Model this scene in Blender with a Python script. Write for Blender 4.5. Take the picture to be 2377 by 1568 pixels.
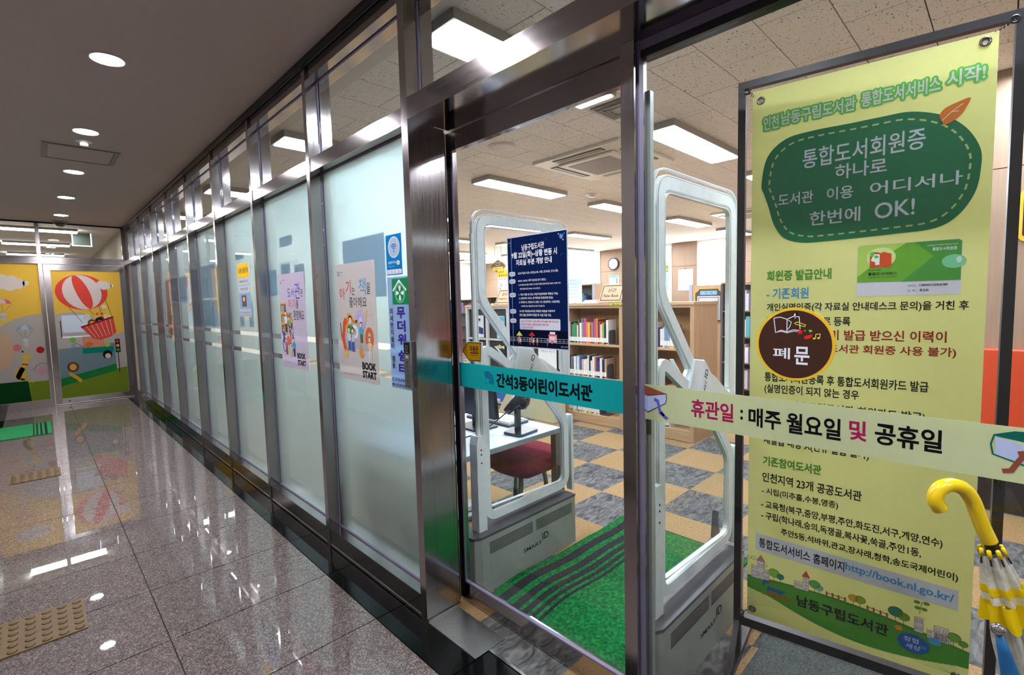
import bpy, bmesh, math, random
from mathutils import Vector, Matrix
for o in list(bpy.data.objects): bpy.data.objects.remove(o)
SC = bpy.context.scene
COL = SC.collection
rnd = random.Random(7)

# ---------------------------------------------------------------- camera
cam = bpy.data.cameras.new('camera'); co = bpy.data.objects.new('camera', cam); COL.objects.link(co)
cam.sensor_fit = 'HORIZONTAL'; cam.sensor_width = 36.0; cam.lens = 36.0*1131.125/2377.0
cam.clip_start = 0.02; cam.clip_end = 200
R = Matrix(((0.71229194,-0.70142042,-0.02548683),(0.0714311,0.03631906,0.99678409),(-0.69823906,-0.71182183,0.075973)))
co.matrix_world = Matrix.Translation((0,0,1.55)) @ R.transposed().to_4x4()
SC.camera = co
# ---------------------------------------------------------------- world, exposure
w = bpy.data.worlds.new('world'); SC.world = w; w.use_nodes = True
w.node_tree.nodes['Background'].inputs[0].default_value = (0.75,0.82,1,1)
w.node_tree.nodes['Background'].inputs[1].default_value = 0.15
SC.view_settings.view_transform = 'Standard'; SC.view_settings.look = 'None'
SC.view_settings.gamma = 1.0; SC.view_settings.use_curve_mapping = False
SC.view_settings.exposure = 1.98
SC.cycles.max_bounces = 9; SC.cycles.diffuse_bounces = 4; SC.cycles.glossy_bounces = 5
SC.cycles.transmission_bounces = 8; SC.cycles.transparent_max_bounces = 24
SC.cycles.sample_clamp_indirect = 4.0; SC.cycles.use_denoising = True; SC.cycles.blur_glossy = 1.0
SC.cycles.caustics_reflective = False; SC.cycles.caustics_refractive = False
L_PANEL = 13.0; L_DOWN = 138.0; L_BLIND = 3.0; L_STRIP = 9.0

# ---------------------------------------------------------------- materials
def lin(c):
    return tuple((v/12.92 if v <= 0.04045 else ((v+0.055)/1.055)**2.4) for v in [x/255.0 for x in c])
MATS = {}
def newmat(name):
    m = bpy.data.materials.new(name); m.use_nodes = True; m.node_tree.nodes.clear(); return m, m.node_tree.nodes, m.node_tree.links
def out(n, l, sh):
    o = n.new('ShaderNodeOutputMaterial'); l.new(sh, o.inputs[0]); return o
def pbsdf(n, col=None, rough=0.5, metal=0.0, spec=0.5, coat=0.0):
    p = n.new('ShaderNodeBsdfPrincipled')
    if col: p.inputs['Base Color'].default_value = (*col, 1)
    p.inputs['Roughness'].default_value = rough; p.inputs['Metallic'].default_value = metal
    p.inputs['Specular IOR Level'].default_value = spec; p.inputs['Coat Weight'].default_value = coat
    p.inputs['Coat Roughness'].default_value = 0.05
    return p
def noise(n, l, scale=(1,1,1), s=5.0, detail=4, rough=.6, obj=True, dist=0.0):
    tc = n.new('ShaderNodeTexCoord'); mp = n.new('ShaderNodeMapping'); mp.inputs['Scale'].default_value = scale
    l.new(tc.outputs['Object' if obj else 'Generated'], mp.inputs[0])
    t = n.new('ShaderNodeTexNoise'); t.inputs['Scale'].default_value = s; t.inputs['Detail'].default_value = detail
    t.inputs['Roughness'].default_value = rough; t.inputs['Distortion'].default_value = dist
    l.new(mp.outputs[0], t.inputs['Vector']); return t
def ramp(n, l, src, stops):
    r = n.new('ShaderNodeValToRGB'); e = r.color_ramp.elements
    e[0].position, e[0].color = stops[0][0], (*stops[0][1],1); e[1].position, e[1].color = stops[-1][0], (*stops[-1][1],1)
    for p, c in stops[1:-1]:
        x = e.new(p); x.color = (*c,1)
    l.new(src, r.inputs[0]); return r
def plain(name, rgb, rough=.5, metal=0., spec=.5, coat=0., var=.06, s=30, bump=0.0):
    """procedural single-colour material with slight mottling"""
    if name in MATS: return MATS[name]
    m, n, l = newmat(name); c = lin(rgb); p = pbsdf(n, c, rough, metal, spec, coat)
    t = noise(n, l, s=s); r = ramp(n, l, t.outputs[0], [(.3, tuple(v*(1-var) for v in c)), (.7, tuple(min(1, v*(1+var)) for v in c))])
    l.new(r.outputs[0], p.inputs['Base Color'])
    if bump:
        b = n.new('ShaderNodeBump'); b.inputs['Strength'].default_value = bump; b.inputs['Distance'].default_value = .004
        l.new(t.outputs[0], b.inputs['Height']); l.new(b.outputs[0], p.inputs['Normal'])
    out(n, l, p.outputs[0]); MATS[name] = m; return m
def ink(rgb, rough=.45):
    return plain('ink_%d_%d_%d' % tuple(rgb), rgb, .75, spec=.08, var=.03, s=60)
def film(rgb, trans=.55, name=None):
    """printed translucent film or paper on glass"""
    name = name or 'film_%d_%d_%d_%d' % (*rgb, int(trans*100))
    if name in MATS: return MATS[name]
    m, n, l = newmat(name); c = lin(rgb); d = n.new('ShaderNodeBsdfDiffuse'); t = n.new('ShaderNodeBsdfTranslucent')
    q = noise(n, l, s=40); r = ramp(n, l, q.outputs[0], [(.3, tuple(v*.96 for v in c)), (.7, c)])
    l.new(r.outputs[0], d.inputs[0]); l.new(r.outputs[0], t.inputs[0])
    x = n.new('ShaderNodeMixShader'); x.inputs[0].default_value = trans
    l.new(d.outputs[0], x.inputs[1]); l.new(t.outputs[0], x.inputs[2]); out(n, l, x.outputs[0]); MATS[name] = m; return m
def emit(name, rgb, s):
    m, n, l = newmat(name); e = n.new('ShaderNodeEmission'); e.inputs[0].default_value = (*lin(rgb),1); e.inputs[1].default_value = s
    out(n, l, e.outputs[0]); MATS[name] = m; return m
def glass(name, tint=(246,248,247), rough=0.0, ior=1.5, mul=1.0):
    m, n, l = newmat(name); t = n.new('ShaderNodeBsdfTransparent'); t.inputs[0].default_value = (*lin(tint),1)
    g = n.new('ShaderNodeBsdfGlossy'); g.inputs['Roughness'].default_value = rough
    ge = n.new('ShaderNodeNewGeometry'); d = n.new('ShaderNodeVectorMath'); d.operation = 'DOT_PRODUCT'; l.new(ge.outputs['Normal'], d.inputs[0]); l.new(ge.outputs['Incoming'], d.inputs[1])
    def mth(op, a, b=None):
        q = n.new('ShaderNodeMath'); q.operation = op; l.new(a, q.inputs[0])
        if b is not None: q.inputs[1].default_value = b
        return q.outputs[0]
    om = n.new('ShaderNodeMath'); om.operation = 'SUBTRACT'; om.inputs[0].default_value = 1.0; l.new(mth('ABSOLUTE', d.outputs['Value']), om.inputs[1])
    k = n.new('ShaderNodeMath'); k.operation = 'MULTIPLY_ADD'; l.new(mth('POWER', om.outputs[0], 5.0), k.inputs[0]); k.inputs[1].default_value = .96*mul; k.inputs[2].default_value = .04*mul; k.use_clamp = True
    x = n.new('ShaderNodeMixShader'); l.new(k.outputs[0], x.inputs[0]); l.new(t.outputs[0], x.inputs[1]); l.new(g.outputs[0], x.inputs[2])
    out(n, l, x.outputs[0]); MATS[name] = m; return m
def steel(name, rgb=(178,171,172), rough=.2, vert=True):
    m, n, l = newmat(name); p = pbsdf(n, lin(rgb), rough, 1.0)
    t = noise(n, l, scale=(1,1,90) if not vert else (60,60,1), s=6, detail=3)
    r = ramp(n, l, t.outputs[0], [(.3, (rough*.75,)*3), (.7, (rough*1.25,)*3)]); l.new(r.outputs[0], p.inputs['Roughness'])
    c = lin(rgb); t2 = noise(n, l, s=3); r2 = ramp(n, l, t2.outputs[0], [(.3, tuple(v*.85 for v in c)), (.7, c)]); l.new(r2.outputs[0], p.inputs['Base Color'])
    out(n, l, p.outputs[0]); MATS[name] = m; return m
STEEL = steel('brushed_steel_vertical', rough=.15); STEELH = steel('brushed_steel_horizontal', rough=.12, vert=False)
CHROME = steel('bright_steel', (205,205,208), .12)
GLASS = glass('clear_glass'); GLASSD = glass('door_glass', (250,250,251), mul=1.0)
LILAC = plain('lilac_gasket', (116,110,138), .5, var=.04)
BLACKM = plain('black_frame_metal', (30,30,34), .35, .3)
BLACK = plain('black_plastic', (22,22,24), .4)
WHITE = plain('white_paint', (226,228,226), .4)
def mk_frost():
    m, n, l = newmat('frosted_film'); t = n.new('ShaderNodeBsdfTranslucent'); t.inputs[0].default_value = (*lin((232,237,236)),1)
    tr = n.new('ShaderNodeBsdfRefraction'); tr.inputs['Color'].default_value = (*lin((226,240,240)),1); tr.inputs['Roughness'].default_value = .55; tr.inputs['IOR'].default_value = 1.35
    q = noise(n, l, s=8); a = n.new('ShaderNodeMapRange'); a.inputs[3].default_value = .30; a.inputs[4].default_value = .36; l.new(q.outputs[0], a.inputs[0])
    x = n.new('ShaderNodeMixShader'); l.new(a.outputs[0], x.inputs[0]); l.new(tr.outputs[0], x.inputs[1]); l.new(t.outputs[0], x.inputs[2])
    y = n.new('ShaderNodeMixShader'); y.inputs[0].default_value = .07; z = n.new('ShaderNodeBsdfTransparent'); z.inputs[0].default_value = (*lin((215,232,236)),1)
    l.new(x.outputs[0], y.inputs[1]); l.new(z.outputs[0], y.inputs[2]); out(n, l, y.outputs[0]); return m
FROST = mk_frost()
def mk_granite():
    m, n, l = newmat('granite'); tc = n.new('ShaderNodeTexCoord'); v = n.new('ShaderNodeTexVoronoi'); v.inputs['Scale'].default_value = 190
    g = n.new('ShaderNodeNewGeometry'); l.new(g.outputs['Position'], v.inputs['Vector'])
    r = ramp(n, l, v.outputs['Color'], [(.0, lin((40,35,35))), (.35, lin((86,72,70))), (.6, lin((116,99,95))), (.85, lin((156,147,143)))])
    s = n.new('ShaderNodeTexNoise'); s.inputs['Scale'].default_value = 26; s.inputs['Detail'].default_value = 5; l.new(g.outputs['Position'], s.inputs['Vector'])
    r2 = ramp(n, l, s.outputs[0], [(.3, (.62,.6,.6)), (.7, (1.0,.97,.96))]); mx = n.new('ShaderNodeMix'); mx.data_type = 'RGBA'; mx.blend_type = 'MULTIPLY'; mx.inputs[0].default_value = 1
    l.new(r.outputs[0], mx.inputs[6]); l.new(r2.outputs[0], mx.inputs[7])
    p = pbsdf(n, rough=.55, spec=.3, coat=.9); p.inputs['Coat Roughness'].default_value = .012; p.inputs['Coat IOR'].default_value = 2.35; l.new(mx.outputs[2], p.inputs['Base Color']); out(n, l, p.outputs[0]); return m
GRANITE = mk_granite()
BLACKSTONE = plain('black_polished_stone', (8,10,10), .06, spec=.32, var=.3, s=120)
GROUT = plain('dark_grout', (38,34,33), .8)
def mk_carpet(name, a, b, c, s, sc=(1,1,1), dist=0):
    m, n, l = newmat(name); g = n.new('ShaderNodeNewGeometry'); mp = n.new('ShaderNodeMapping'); mp.inputs['Scale'].default_value = sc; l.new(g.outputs['Position'], mp.inputs[0])
    t = n.new('ShaderNodeTexNoise'); t.inputs['Scale'].default_value = s; t.inputs['Detail'].default_value = 4; t.inputs['Distortion'].default_value = dist; l.new(mp.outputs[0], t.inputs['Vector'])
    r = ramp(n, l, t.outputs[0], [(.33, lin(a)), (.5, lin(b)), (.68, lin(c))])
    f = n.new('ShaderNodeTexNoise'); f.inputs['Scale'].default_value = 420; l.new(g.outputs['Position'], f.inputs['Vector'])
    p = pbsdf(n, rough=.95, spec=.1); l.new(r.outputs[0], p.inputs['Base Color']); bm = n.new('ShaderNodeBump'); bm.inputs['Strength'].default_value = .5; bm.inputs['Distance'].default_value = .003
    l.new(f.outputs[0], bm.inputs['Height']); l.new(bm.outputs[0], p.inputs['Normal']); out(n, l, p.outputs[0]); return m
CARP_G = mk_carpet('carpet_grey', (66,67,67), (98,98,97), (124,124,122), 9, (1,2.4,1), 1.6)
CARP_B = mk_carpet('carpet_tan', (142,114,80), (158,130,92), (174,146,108), 90)
MATGREEN = mk_carpet('mat_green', (14,72,34), (20,98,46), (34,122,62), 60)
MATBLACK = mk_carpet('mat_black', (28,28,32), (40,40,44), (54,54,58), 90)
def mk_tile():
    m, n, l = newmat('acoustic_tile'); g = n.new('ShaderNodeNewGeometry'); mp = n.new('ShaderNodeMapping'); mp.inputs['Scale'].default_value = (1,2.6,1); mp.inputs['Rotation'].default_value = (0,0,.5); l.new(g.outputs['Position'], mp.inputs[0])
    t = n.new('ShaderNodeTexNoise'); t.inputs['Scale'].default_value = 48; t.inputs['Detail'].default_value = 1.5; t.inputs['Distortion'].default_value = 1.2; l.new(mp.outputs[0], t.inputs['Vector'])
    r = ramp(n, l, t.outputs[0], [(.0, lin((96,92,86))), (.318, lin((104,99,92))), (.35, lin((238,234,229))), (1, lin((244,240,235)))])
    p = pbsdf(n, rough=.9, spec=.1); l.new(r.outputs[0], p.inputs['Base Color']); out(n, l, p.outputs[0]); return m
TILE = mk_tile()
def mk_wood(name, a, b, vert=True, s=3.0):
    m, n, l = newmat(name); g = n.new('ShaderNodeNewGeometry'); mp = n.new('ShaderNodeMapping'); mp.inputs['Scale'].default_value = (14,14,.8) if vert else (14,1,14); l.new(g.outputs['Position'], mp.inputs[0])
    t = n.new('ShaderNodeTexNoise'); t.inputs['Scale'].default_value = s; t.inputs['Detail'].default_value = 5; l.new(mp.outputs[0], t.inputs['Vector'])
    r = ramp(n, l, t.outputs[0], [(.3, lin(a)), (.7, lin(b))]); p = pbsdf(n, rough=.45, spec=.35); l.new(r.outputs[0], p.inputs['Base Color']); out(n, l, p.outputs[0]); return m
WOOD = mk_wood('maple_vertical', (186,150,114), (202,168,130)); WOODH = mk_wood('maple_horizontal', (190,156,118), (208,176,138), False)
WALLWOOD = mk_wood('wall_veneer', (164,136,114), (176,149,126))
PLASTER = plain('corridor_plaster', (204,192,189), .85, spec=.15, var=.03)
BEIGE = plain('beige_wall', (222,217,210), .8, spec=.2, var=.03)

# ---------------------------------------------------------------- geometry helpers
class Fr:
    def __init__(s, o, U, N, V=(0,0,1)):
        s.o, s.U, s.V, s.N = Vector(o), Vector(U).normalized(), Vector(V), Vector(N).normalized()
    def p(s, u, v, w=0): return s.o + s.U*u + s.V*v + s.N*w
def frX(x): return Fr((x,0,0), (0,-1,0), (-1,0,0))       # plane facing the corridor, u = -y
def frY(y): return Fr((0,y,0), (1,0,0), (0,-1,0))        # plane facing the camera end, u = x
def frZ(z): return Fr((0,0,z), (1,0,0), (0,0,1), (0,1,0))
class MB:
    def __init__(s): s.v, s.f, s.m = [], [], []
    def add(s, vs, fs, mi=0):
        b = len(s.v); s.v += [tuple(x) for x in vs]; s.f += [tuple(i+b for i in f) for f in fs]; s.m += [mi]*len(fs); return s
    def box(s, x0, x1, y0, y1, z0, z1, mi=0):
        x0, x1 = min(x0,x1), max(x0,x1); y0, y1 = min(y0,y1), max(y0,y1); z0, z1 = min(z0,z1), max(z0,z1)
        return s.add([(x0,y0,z0),(x1,y0,z0),(x1,y1,z0),(x0,y1,z0),(x0,y0,z1),(x1,y0,z1),(x1,y1,z1),(x0,y1,z1)],
                     [(0,3,2,1),(4,5,6,7),(0,1,5,4),(1,2,6,5),(2,3,7,6),(3,0,4,7)], mi)
    def fbox(s, F, u0, u1, v0, v1, w0, w1, mi=0):
        P = [F.p(u,v,w) for w in (w0,w1) for u, v in ((u0,v0),(u1,v0),(u1,v1),(u0,v1))]
        return s.add(P, [(0,3,2,1),(4,5,6,7),(0,1,5,4),(1,2,6,5),(2,3,7,6),(3,0,4,7)], mi)
    def prism(s, F, poly, w0, w1, mi=0):
        n = len(poly); P = [F.p(u,v,w0) for u,v in poly]+[F.p(u,v,w1) for u,v in poly]
        return s.add(P, [tuple(range(n-1,-1,-1)), tuple(range(n,2*n))]+[(i,(i+1)%n,n+(i+1)%n,n+i) for i in range(n)], mi)
    def face(s, F, poly, w, mi=0):
        return s.add([F.p(u,v,w) for u,v in poly], [tuple(range(len(poly)))], mi)
    def ribbon(s, F, path, width, w0, w1=None, closed=False, mi=0):
        n = len(path); L, Rr = [], []
        for i in range(n):
            a = Vector(path[(i-1)%n] if closed or i else path[i]); c = Vector(path[(i+1)%n] if closed or i < n-1 else path[i]); b = Vector(path[i])
            d1 = (b-a).normalized() if (b-a).length > 1e-9 else (c-b).normalized(); d2 = (c-b).normalized() if (c-b).length > 1e-9 else d1
            t = (d1+d2); t = t.normalized() if t.length > 1e-6 else d1; nn = Vector((-t.y, t.x)); k = max(.35, nn.dot(Vector((-d1.y,d1.x))))
            L.append(b+nn*(width/2/k)); Rr.append(b-nn*(width/2/k))
        rng = range(n if closed else n-1)
        if w1 is None:
            P = [F.p(q.x,q.y,w0) for q in L]+[F.p(q.x,q.y,w0) for q in Rr]
            return s.add(P, [(n+i, n+(i+1)%n, (i+1)%n, i) for i in rng], mi)
        P = [F.p(q.x,q.y,ww) for ww in (w0,w1) for q in L]+[F.p(q.x,q.y,ww) for ww in (w0,w1) for q in Rr]
        f = []
        for i in rng:
            j = (i+1)%n
            f += [(n+i,n+j,3*n+j,3*n+i),(i,2*n+i,2*n+j,j),(i,j,n+j,n+i),(2*n+i,3*n+i,3*n+j,2*n+j)]
        if not closed: f += [(0,n,3*n,2*n),(n-1,3*n-1,4*n-1,2*n-1)]
        return s.add(P, f, mi)
    def tube(s, pts, r, seg=8, mi=0, caps=True):
        pts = [Vector(p) for p in pts]; n = len(pts); rs = r if isinstance(r, (list,tuple)) else [r]*n
        V = []; up = None
        for i, p in enumerate(pts):
            t = (pts[min(i+1,n-1)]-pts[max(i-1,0)]).normalized()
            if up is None:
                up = Vector((0,0,1)) if abs(t.z) < .9 else Vector((1,0,0))
            a = (up - t*up.dot(t)).normalized(); b = t.cross(a); up = a
            V += [p+(a*math.cos(q)+b*math.sin(q))*rs[i] for q in [2*math.pi*k/seg for k in range(seg)]]
        f = [(i*seg+k, i*seg+(k+1)%seg, (i+1)*seg+(k+1)%seg, (i+1)*seg+k) for i in range(n-1) for k in range(seg)]
        if caps: f += [tuple(range(seg-1,-1,-1)), tuple(range((n-1)*seg, n*seg))]
        return s.add(V, f, mi)
    def lathe(s, c, prof, seg=24, axis=(0,0,1), mi=0, caps=True):
        ax = Vector(axis).normalized(); a = ax.orthogonal().normalized(); b = ax.cross(a); c = Vector(c); V = []
        for r, h in prof: V += [c+ax*h+(a*math.cos(q)+b*math.sin(q))*r for q in [2*math.pi*k/seg for k in range(seg)]]
        n = len(prof); f = [(i*seg+k, i*seg+(k+1)%seg, (i+1)*seg+(k+1)%seg, (i+1)*seg+k) for i in range(n-1) for k in range(seg)]
        if caps: f += [tuple(range(seg-1,-1,-1)), tuple(range((n-1)*seg, n*seg))]
        return s.add(V, f, mi)
    def build(s, name, mat, parent=None, smooth=False, bevel=0):
        me = bpy.data.meshes.new(name); me.from_pydata(s.v, [], s.f)
        for q in (mat if isinstance(mat, (list,tuple)) else [mat]): me.materials.append(q)
        me.polygons.foreach_set('material_index', s.m); me.update()
        bm = bmesh.new(); bm.from_mesh(me)
        if not getattr(s, 'flat', False): bmesh.ops.recalc_face_normals(bm, faces=bm.faces)
        if bevel: bmesh.ops.bevel(bm, geom=bm.edges[:], offset=bevel, segments=1, affect='EDGES', clamp_overlap=True)
        bm.to_mesh(me); bm.free()
        if smooth: me.polygons.foreach_set('use_smooth', [True]*len(me.polygons))
        o = bpy.data.objects.new(name, me); COL.objects.link(o)
        if parent is not None: o.parent = parent; o.matrix_parent_inverse = parent.matrix_world.inverted()
        return o
def mesh(name, mat, fn, parent=None, **k):
    b = MB(); fn(b); return b.build(name, mat, parent, **k)
def tag(o, label, cat, group=None):
    o['label'] = label; o['category'] = cat
    if group: o['group'] = group
    return o
def empty(name, loc=(0,0,0), label=None, cat=None, group=None, kind=None):
    o = bpy.data.objects.new(name, None); COL.objects.link(o); o.location = loc; o.empty_display_size = .05; o.matrix_world = Matrix.Translation(loc)
    if label: tag(o, label, cat, group)
    if kind: o['kind'] = kind
    return o
def struct(o): o['kind'] = 'structure'; return o
def copy_tree(o, delta=None, par=None):
    c = o.copy(); COL.objects.link(c)
    if par is None:
        if delta: c.location = Vector(o.location)+Vector(delta)
    else: c.parent = par
    for ch in [q for q in KIDS.get(o.name, [])]: copy_tree(ch, None, c)
    return c
KIDS = {}
def index_kids(o):
    for q in bpy.data.objects:
        if q.parent is not None: KIDS.setdefault(q.parent.name, [])
    ks = [q for q in bpy.data.objects if q.parent == o]; KIDS[o.name] = ks
    for k in ks: index_kids(k)
def arc(cx, cy, r, a0, a1, n=8, ry=None):
    ry = ry or r
    return [(cx+r*math.cos(math.radians(a0+(a1-a0)*i/n)), cy+ry*math.sin(math.radians(a0+(a1-a0)*i/n))) for i in range(n+1)]
def ell(cx, cy, rx, ry=None, n=28, rot=0):
    ry = ry or rx; c, s = math.cos(rot), math.sin(rot)
    return [(cx+rx*math.cos(a)*c-ry*math.sin(a)*s, cy+rx*math.cos(a)*s+ry*math.sin(a)*c) for a in [2*math.pi*k/n for k in range(n)]]
def rrect(u0, v0, u1, v1, r, n=5):
    return arc(u1-r,v0+r,r,-90,0,n)+arc(u1-r,v1-r,r,0,90,n)+arc(u0+r,v1-r,r,90,180,n)+arc(u0+r,v0+r,r,180,270,n)
def fillet(pts, r, seg=5, closed=False):
    o = []; n = len(pts)
    for i in range(n):
        if not closed and i in (0, n-1): o.append(tuple(pts[i])); continue
        a, b, c = Vector(pts[i-1]), Vector(pts[i]), Vector(pts[(i+1)%n]); d1 = (a-b); d2 = (c-b); rr = min(r, d1.length*.45, d2.length*.45)
        p, q = b+d1.normalized()*rr, b+d2.normalized()*rr
        for k in range(seg+1):
            t = k/seg; x = p*(1-t)**2+b*2*t*(1-t)+q*t*t; o.append((x.x,x.y))
    return o
def smoothc(pts, n=6):
    """closed Catmull-Rom"""
    o = []; N = len(pts)
    for i in range(N):
        p0, p1, p2, p3 = [Vector(pts[(i+k-1)%N]) for k in range(4)]
        for k in range(n):
            t = k/n; x = .5*((2*p1)+(-p0+p2)*t+(2*p0-5*p1+4*p2-p3)*t*t+(-p0+3*p1-3*p2+p3)*t**3); o.append((x.x,x.y))
    return o
# text -> flat triangles, fitted to a box
TXT = {}
def glyphs(s, bold):
    k = (s, bold)
    if k in TXT: return TXT[k]
    cu = bpy.data.curves.new('t', 'FONT'); cu.body = s; cu.resolution_u = 3; cu.offset = bold; cu.fill_mode = 'FRONT'; cu.dimensions = '2D'
    ob = bpy.data.objects.new('t', cu); me = bpy.data.meshes.new_from_object(ob)
    vs = [(v.co.x, v.co.y) for v in me.vertices]; fs = [tuple(p.vertices) for p in me.polygons]
    bpy.data.objects.remove(ob); bpy.data.curves.remove(cu); bpy.data.meshes.remove(me)
    TXT[k] = (vs, fs); return TXT[k]
WS = 0.00035
class Print:
    """flat print on a frame: shapes gathered per (part name, material)"""
    def __init__(s, F, parent, w0=0.001, back=.0): s.F, s.par, s.w0, s.d, s.order, s.n = F, parent, w0, {}, [], 0
    def mb(s, name, mat, sep=0):
        k = (name, mat.name, sep)
        if k not in s.d: s.d[k] = (MB(), mat); s.order.append(k); s.d[k][0].flat = True
        return s.d[k][0]
    def poly(s, name, mat, pts, lay): s.mb(name, mat, len(s.order) if name in ('animal','toy_balloon','tree','figure') else 0).face(s.F, pts, s.w0+lay*WS)
    def rect(s, name, mat, u0, u1, v0, v1, lay): s.poly(name, mat, [(u0,v0),(u1,v0),(u1,v1),(u0,v1)], lay)
    def line(s, name, mat, pts, wd, lay, closed=False): s.mb(name, mat).ribbon(s.F, pts, wd, s.w0+lay*WS, closed=closed)
    def text(s, name, mat, t, u0, u1, v0, v1, lay, bold=0.0, slant=0.0, vr=None, key=None):
        """fit into the box; v1r/v0r allow a sloping baseline: vr=(dv at right)"""
        vs, fs = glyphs(t, bold)
        if not vs: return
        x0, x1 = min(v[0] for v in vs), max(v[0] for v in vs); y0, y1 = min(v[1] for v in vs), max(v[1] for v in vs)
        P = []
        for x, y in vs:
            a = (x-x0)/max(1e-6, x1-x0); b = (y-y0)/max(1e-6, y1-y0)
            v = v0+(v1-v0)*b+(vr or 0)*a; u = u0+(u1-u0)*a+slant*(v1-v0)*b; P.append(s.F.p(u, v, s.w0+lay*WS))
        if key is None: s.n += 1; key = s.n
        s.mb(name, mat, key).add(P, fs)
    def vtext(s, name, mat, t, u0, u1, v0, v1, lay, bold=0.0):
        h = (v1-v0)/len(t); s.n += 1; key = s.n
        for i, c in enumerate(t):
            if c != ' ': s.text(name, mat, c, u0, u1, v1-h*(i+.93), v1-h*(i+.07), lay, bold, key=key)
    def build(s):
        for k in s.order:
            m, mat = s.d[k]; m.build(k[0].split('#')[0], mat, s.par)
def sheet(name, F, u0, u1, v0, v1, mat, label, cat, th=.0012, w=0.0, group=None):
    c = F.p((u0+u1)/2, v0, w); e = empty(name, c, label, cat, group)
    mesh('sheet', mat, lambda b: b.fbox(F, u0, u1, v0, v1, w, w+th), e)
    return e
def scribble(pr, mat, u0, u1, v0, v1, rows, lay, seed=1, name='lettering', ww=.55):
    """rows of unreadably small print as short word bars"""
    r = random.Random(seed); h = (v1-v0)/rows
    for i in range(rows):
        u = u0; v = v1-h*(i+.5)
        while u < u1-.002:
            l = r.uniform(.01,.035)*(u1-u0)/.2; l = min(l, u1-u); pr.rect(name, mat, u, u+l*.85, v-h*.5*ww*.5, v+h*.5*ww*.5, lay); u += l*1.1

# ================================================================ LARGE STRUCTURE
YE = 10.95; XF = 1.257; XG = 1.335; XD = 1.507; XL = -.62; CE = 3.0
MUL = [1.915+1.08*k for k in range(9)]
def box(name, mat, parent, *a, **k): return mesh(name, mat, lambda b: b.box(*a), parent, **k)
# corridor floor: granite slabs with a black stone border
fl = empty('floor_1', (0.4,5,0), kind='structure')
box('bedding', GROUT, fl, XL-.1, XG+.3, -3, YE, -.06, -.007)
def slab(name, mat, x0, x1, y0, y1, z1=0.0, g=.0027, par=None):
    return mesh(name, mat, lambda b: b.box(x0+g, x1-g, y0+g*1.25, y1-g*1.25, -.006, z1), par)
jy = [2.70-.569*k for k in range(10, 0, -1)]+[2.70+.569*k for k in range(0, 15)]
jy = [y for y in jy if y < YE-.05]+[YE]
for i in range(len(jy)-1):
    y0, y1 = jy[i], jy[i+1]
    slab('granite_slab', GRANITE, .355, 1.103, y0, y1, par=fl); slab('granite_slab', GRANITE, -.393, .355, y0, y1, par=fl)
    slab('border_slab', BLACKSTONE, -.62, -.393, y0, y1, par=fl)
    a = [(1.103, XG+.02)] if y1 > 1.6 else [(1.103, 1.337)]
    slab('border_slab', BLACKSTONE, 1.103, a[0][1], y0, y1, par=fl)
# library floor: carpet tiles
lf = empty('floor_2', (5,3,0), kind='structure')
box('underlay', GROUT, lf, 1.352, 12.8, -3, 14.6, -.05, -.006)
cells = []
for i in range(2, 26):
    for j in range(-8, 30):
        x0, y0 = .164+.5*i, .24+.5*j
        cells.append(((x0+.25)**2+(y0+.25)**2, max(1.352,x0), x0+.5, y0, y0+.5, (i+j)%2))
def seen(c):
    x, y = (c[1]+c[2])/2, (c[3]+c[4])/2
    return y > -.6 and y < x*1.32+.9 and x < 12.6 and y < 14.3
near = sorted([c for c in cells if seen(c)])[:290]; nk = set((c[1],c[3]) for c in near)
tm = {}
for c in near:
    slab('carpet_tile', CARP_B if c[5] else CARP_G, c[1], c[2], c[3], c[4], 0, .0004, lf)
b1, b2 = MB(), MB()
for c in cells:
    if (c[1],c[3]) not in nk and c[1] < 12.7 and c[3] > -3.2 and c[3] < 14.3: (b1 if c[5] else b2).box(c[1],min(12.7,c[2]),c[3],c[4],-.006,0)
for b, m in ((b1,CARP_B),(b2,CARP_G)):
    o = b.build('far_carpet_tiles', m, lf); o['kind'] = 'stuff'
# ceilings
ce = struct(mesh('ceiling_1', PLASTER, lambda b: b.box(XL-.05, 1.262, -3, YE+.02, CE, CE+.05)))
lc = empty('ceiling_2', (5,3,CE), kind='structure')
box('backing', GROUT, lc, 1.262, 12.8, -3, 14.6, CE+.012, CE+.04)
box('soffit_strip', BEIGE, lc, 1.262, 1.60, -3, 14.6, CE-.004, CE+.012)
tl = []
for j in range(-10, 40):
    y0 = 1.67+.33*j
    if y0 < -3 or y0 > 14.4: continue
    for i in range(0, 18):
        x0 = 1.60+.66*i-(.0 if j%2 else .33); x1 = x0+.66; x0 = max(1.60, x0); x1 = min(x1, 12.75)
        if x1-x0 > .05: tl.append(((x0-.4)**2+(y0-1.)**2, x0, x1, y0, y0+.33))
def seent(c): return (c[3] > -.7) and c[3] < c[1]*3.2+1 and c[3] < 14
vis = sorted(t for t in tl if seent(t)); nr = vis[:290]; nks = set((t[1],t[3]) for t in nr)
for t in nr: mesh('ceiling_tile', TILE, lambda b: b.box(t[1]+.003, t[2]-.003, t[3]+.003, t[4]-.003, CE, CE+.012), lc)
b1 = MB()
for t in tl:
    if (t[1],t[3]) not in nks: b1.box(t[1]+.001, t[2]-.001, t[3]+.001, t[4]-.001, CE, CE+.012)
o = b1.build('far_ceiling_tiles', TILE, lc); o['kind'] = 'stuff'
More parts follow.
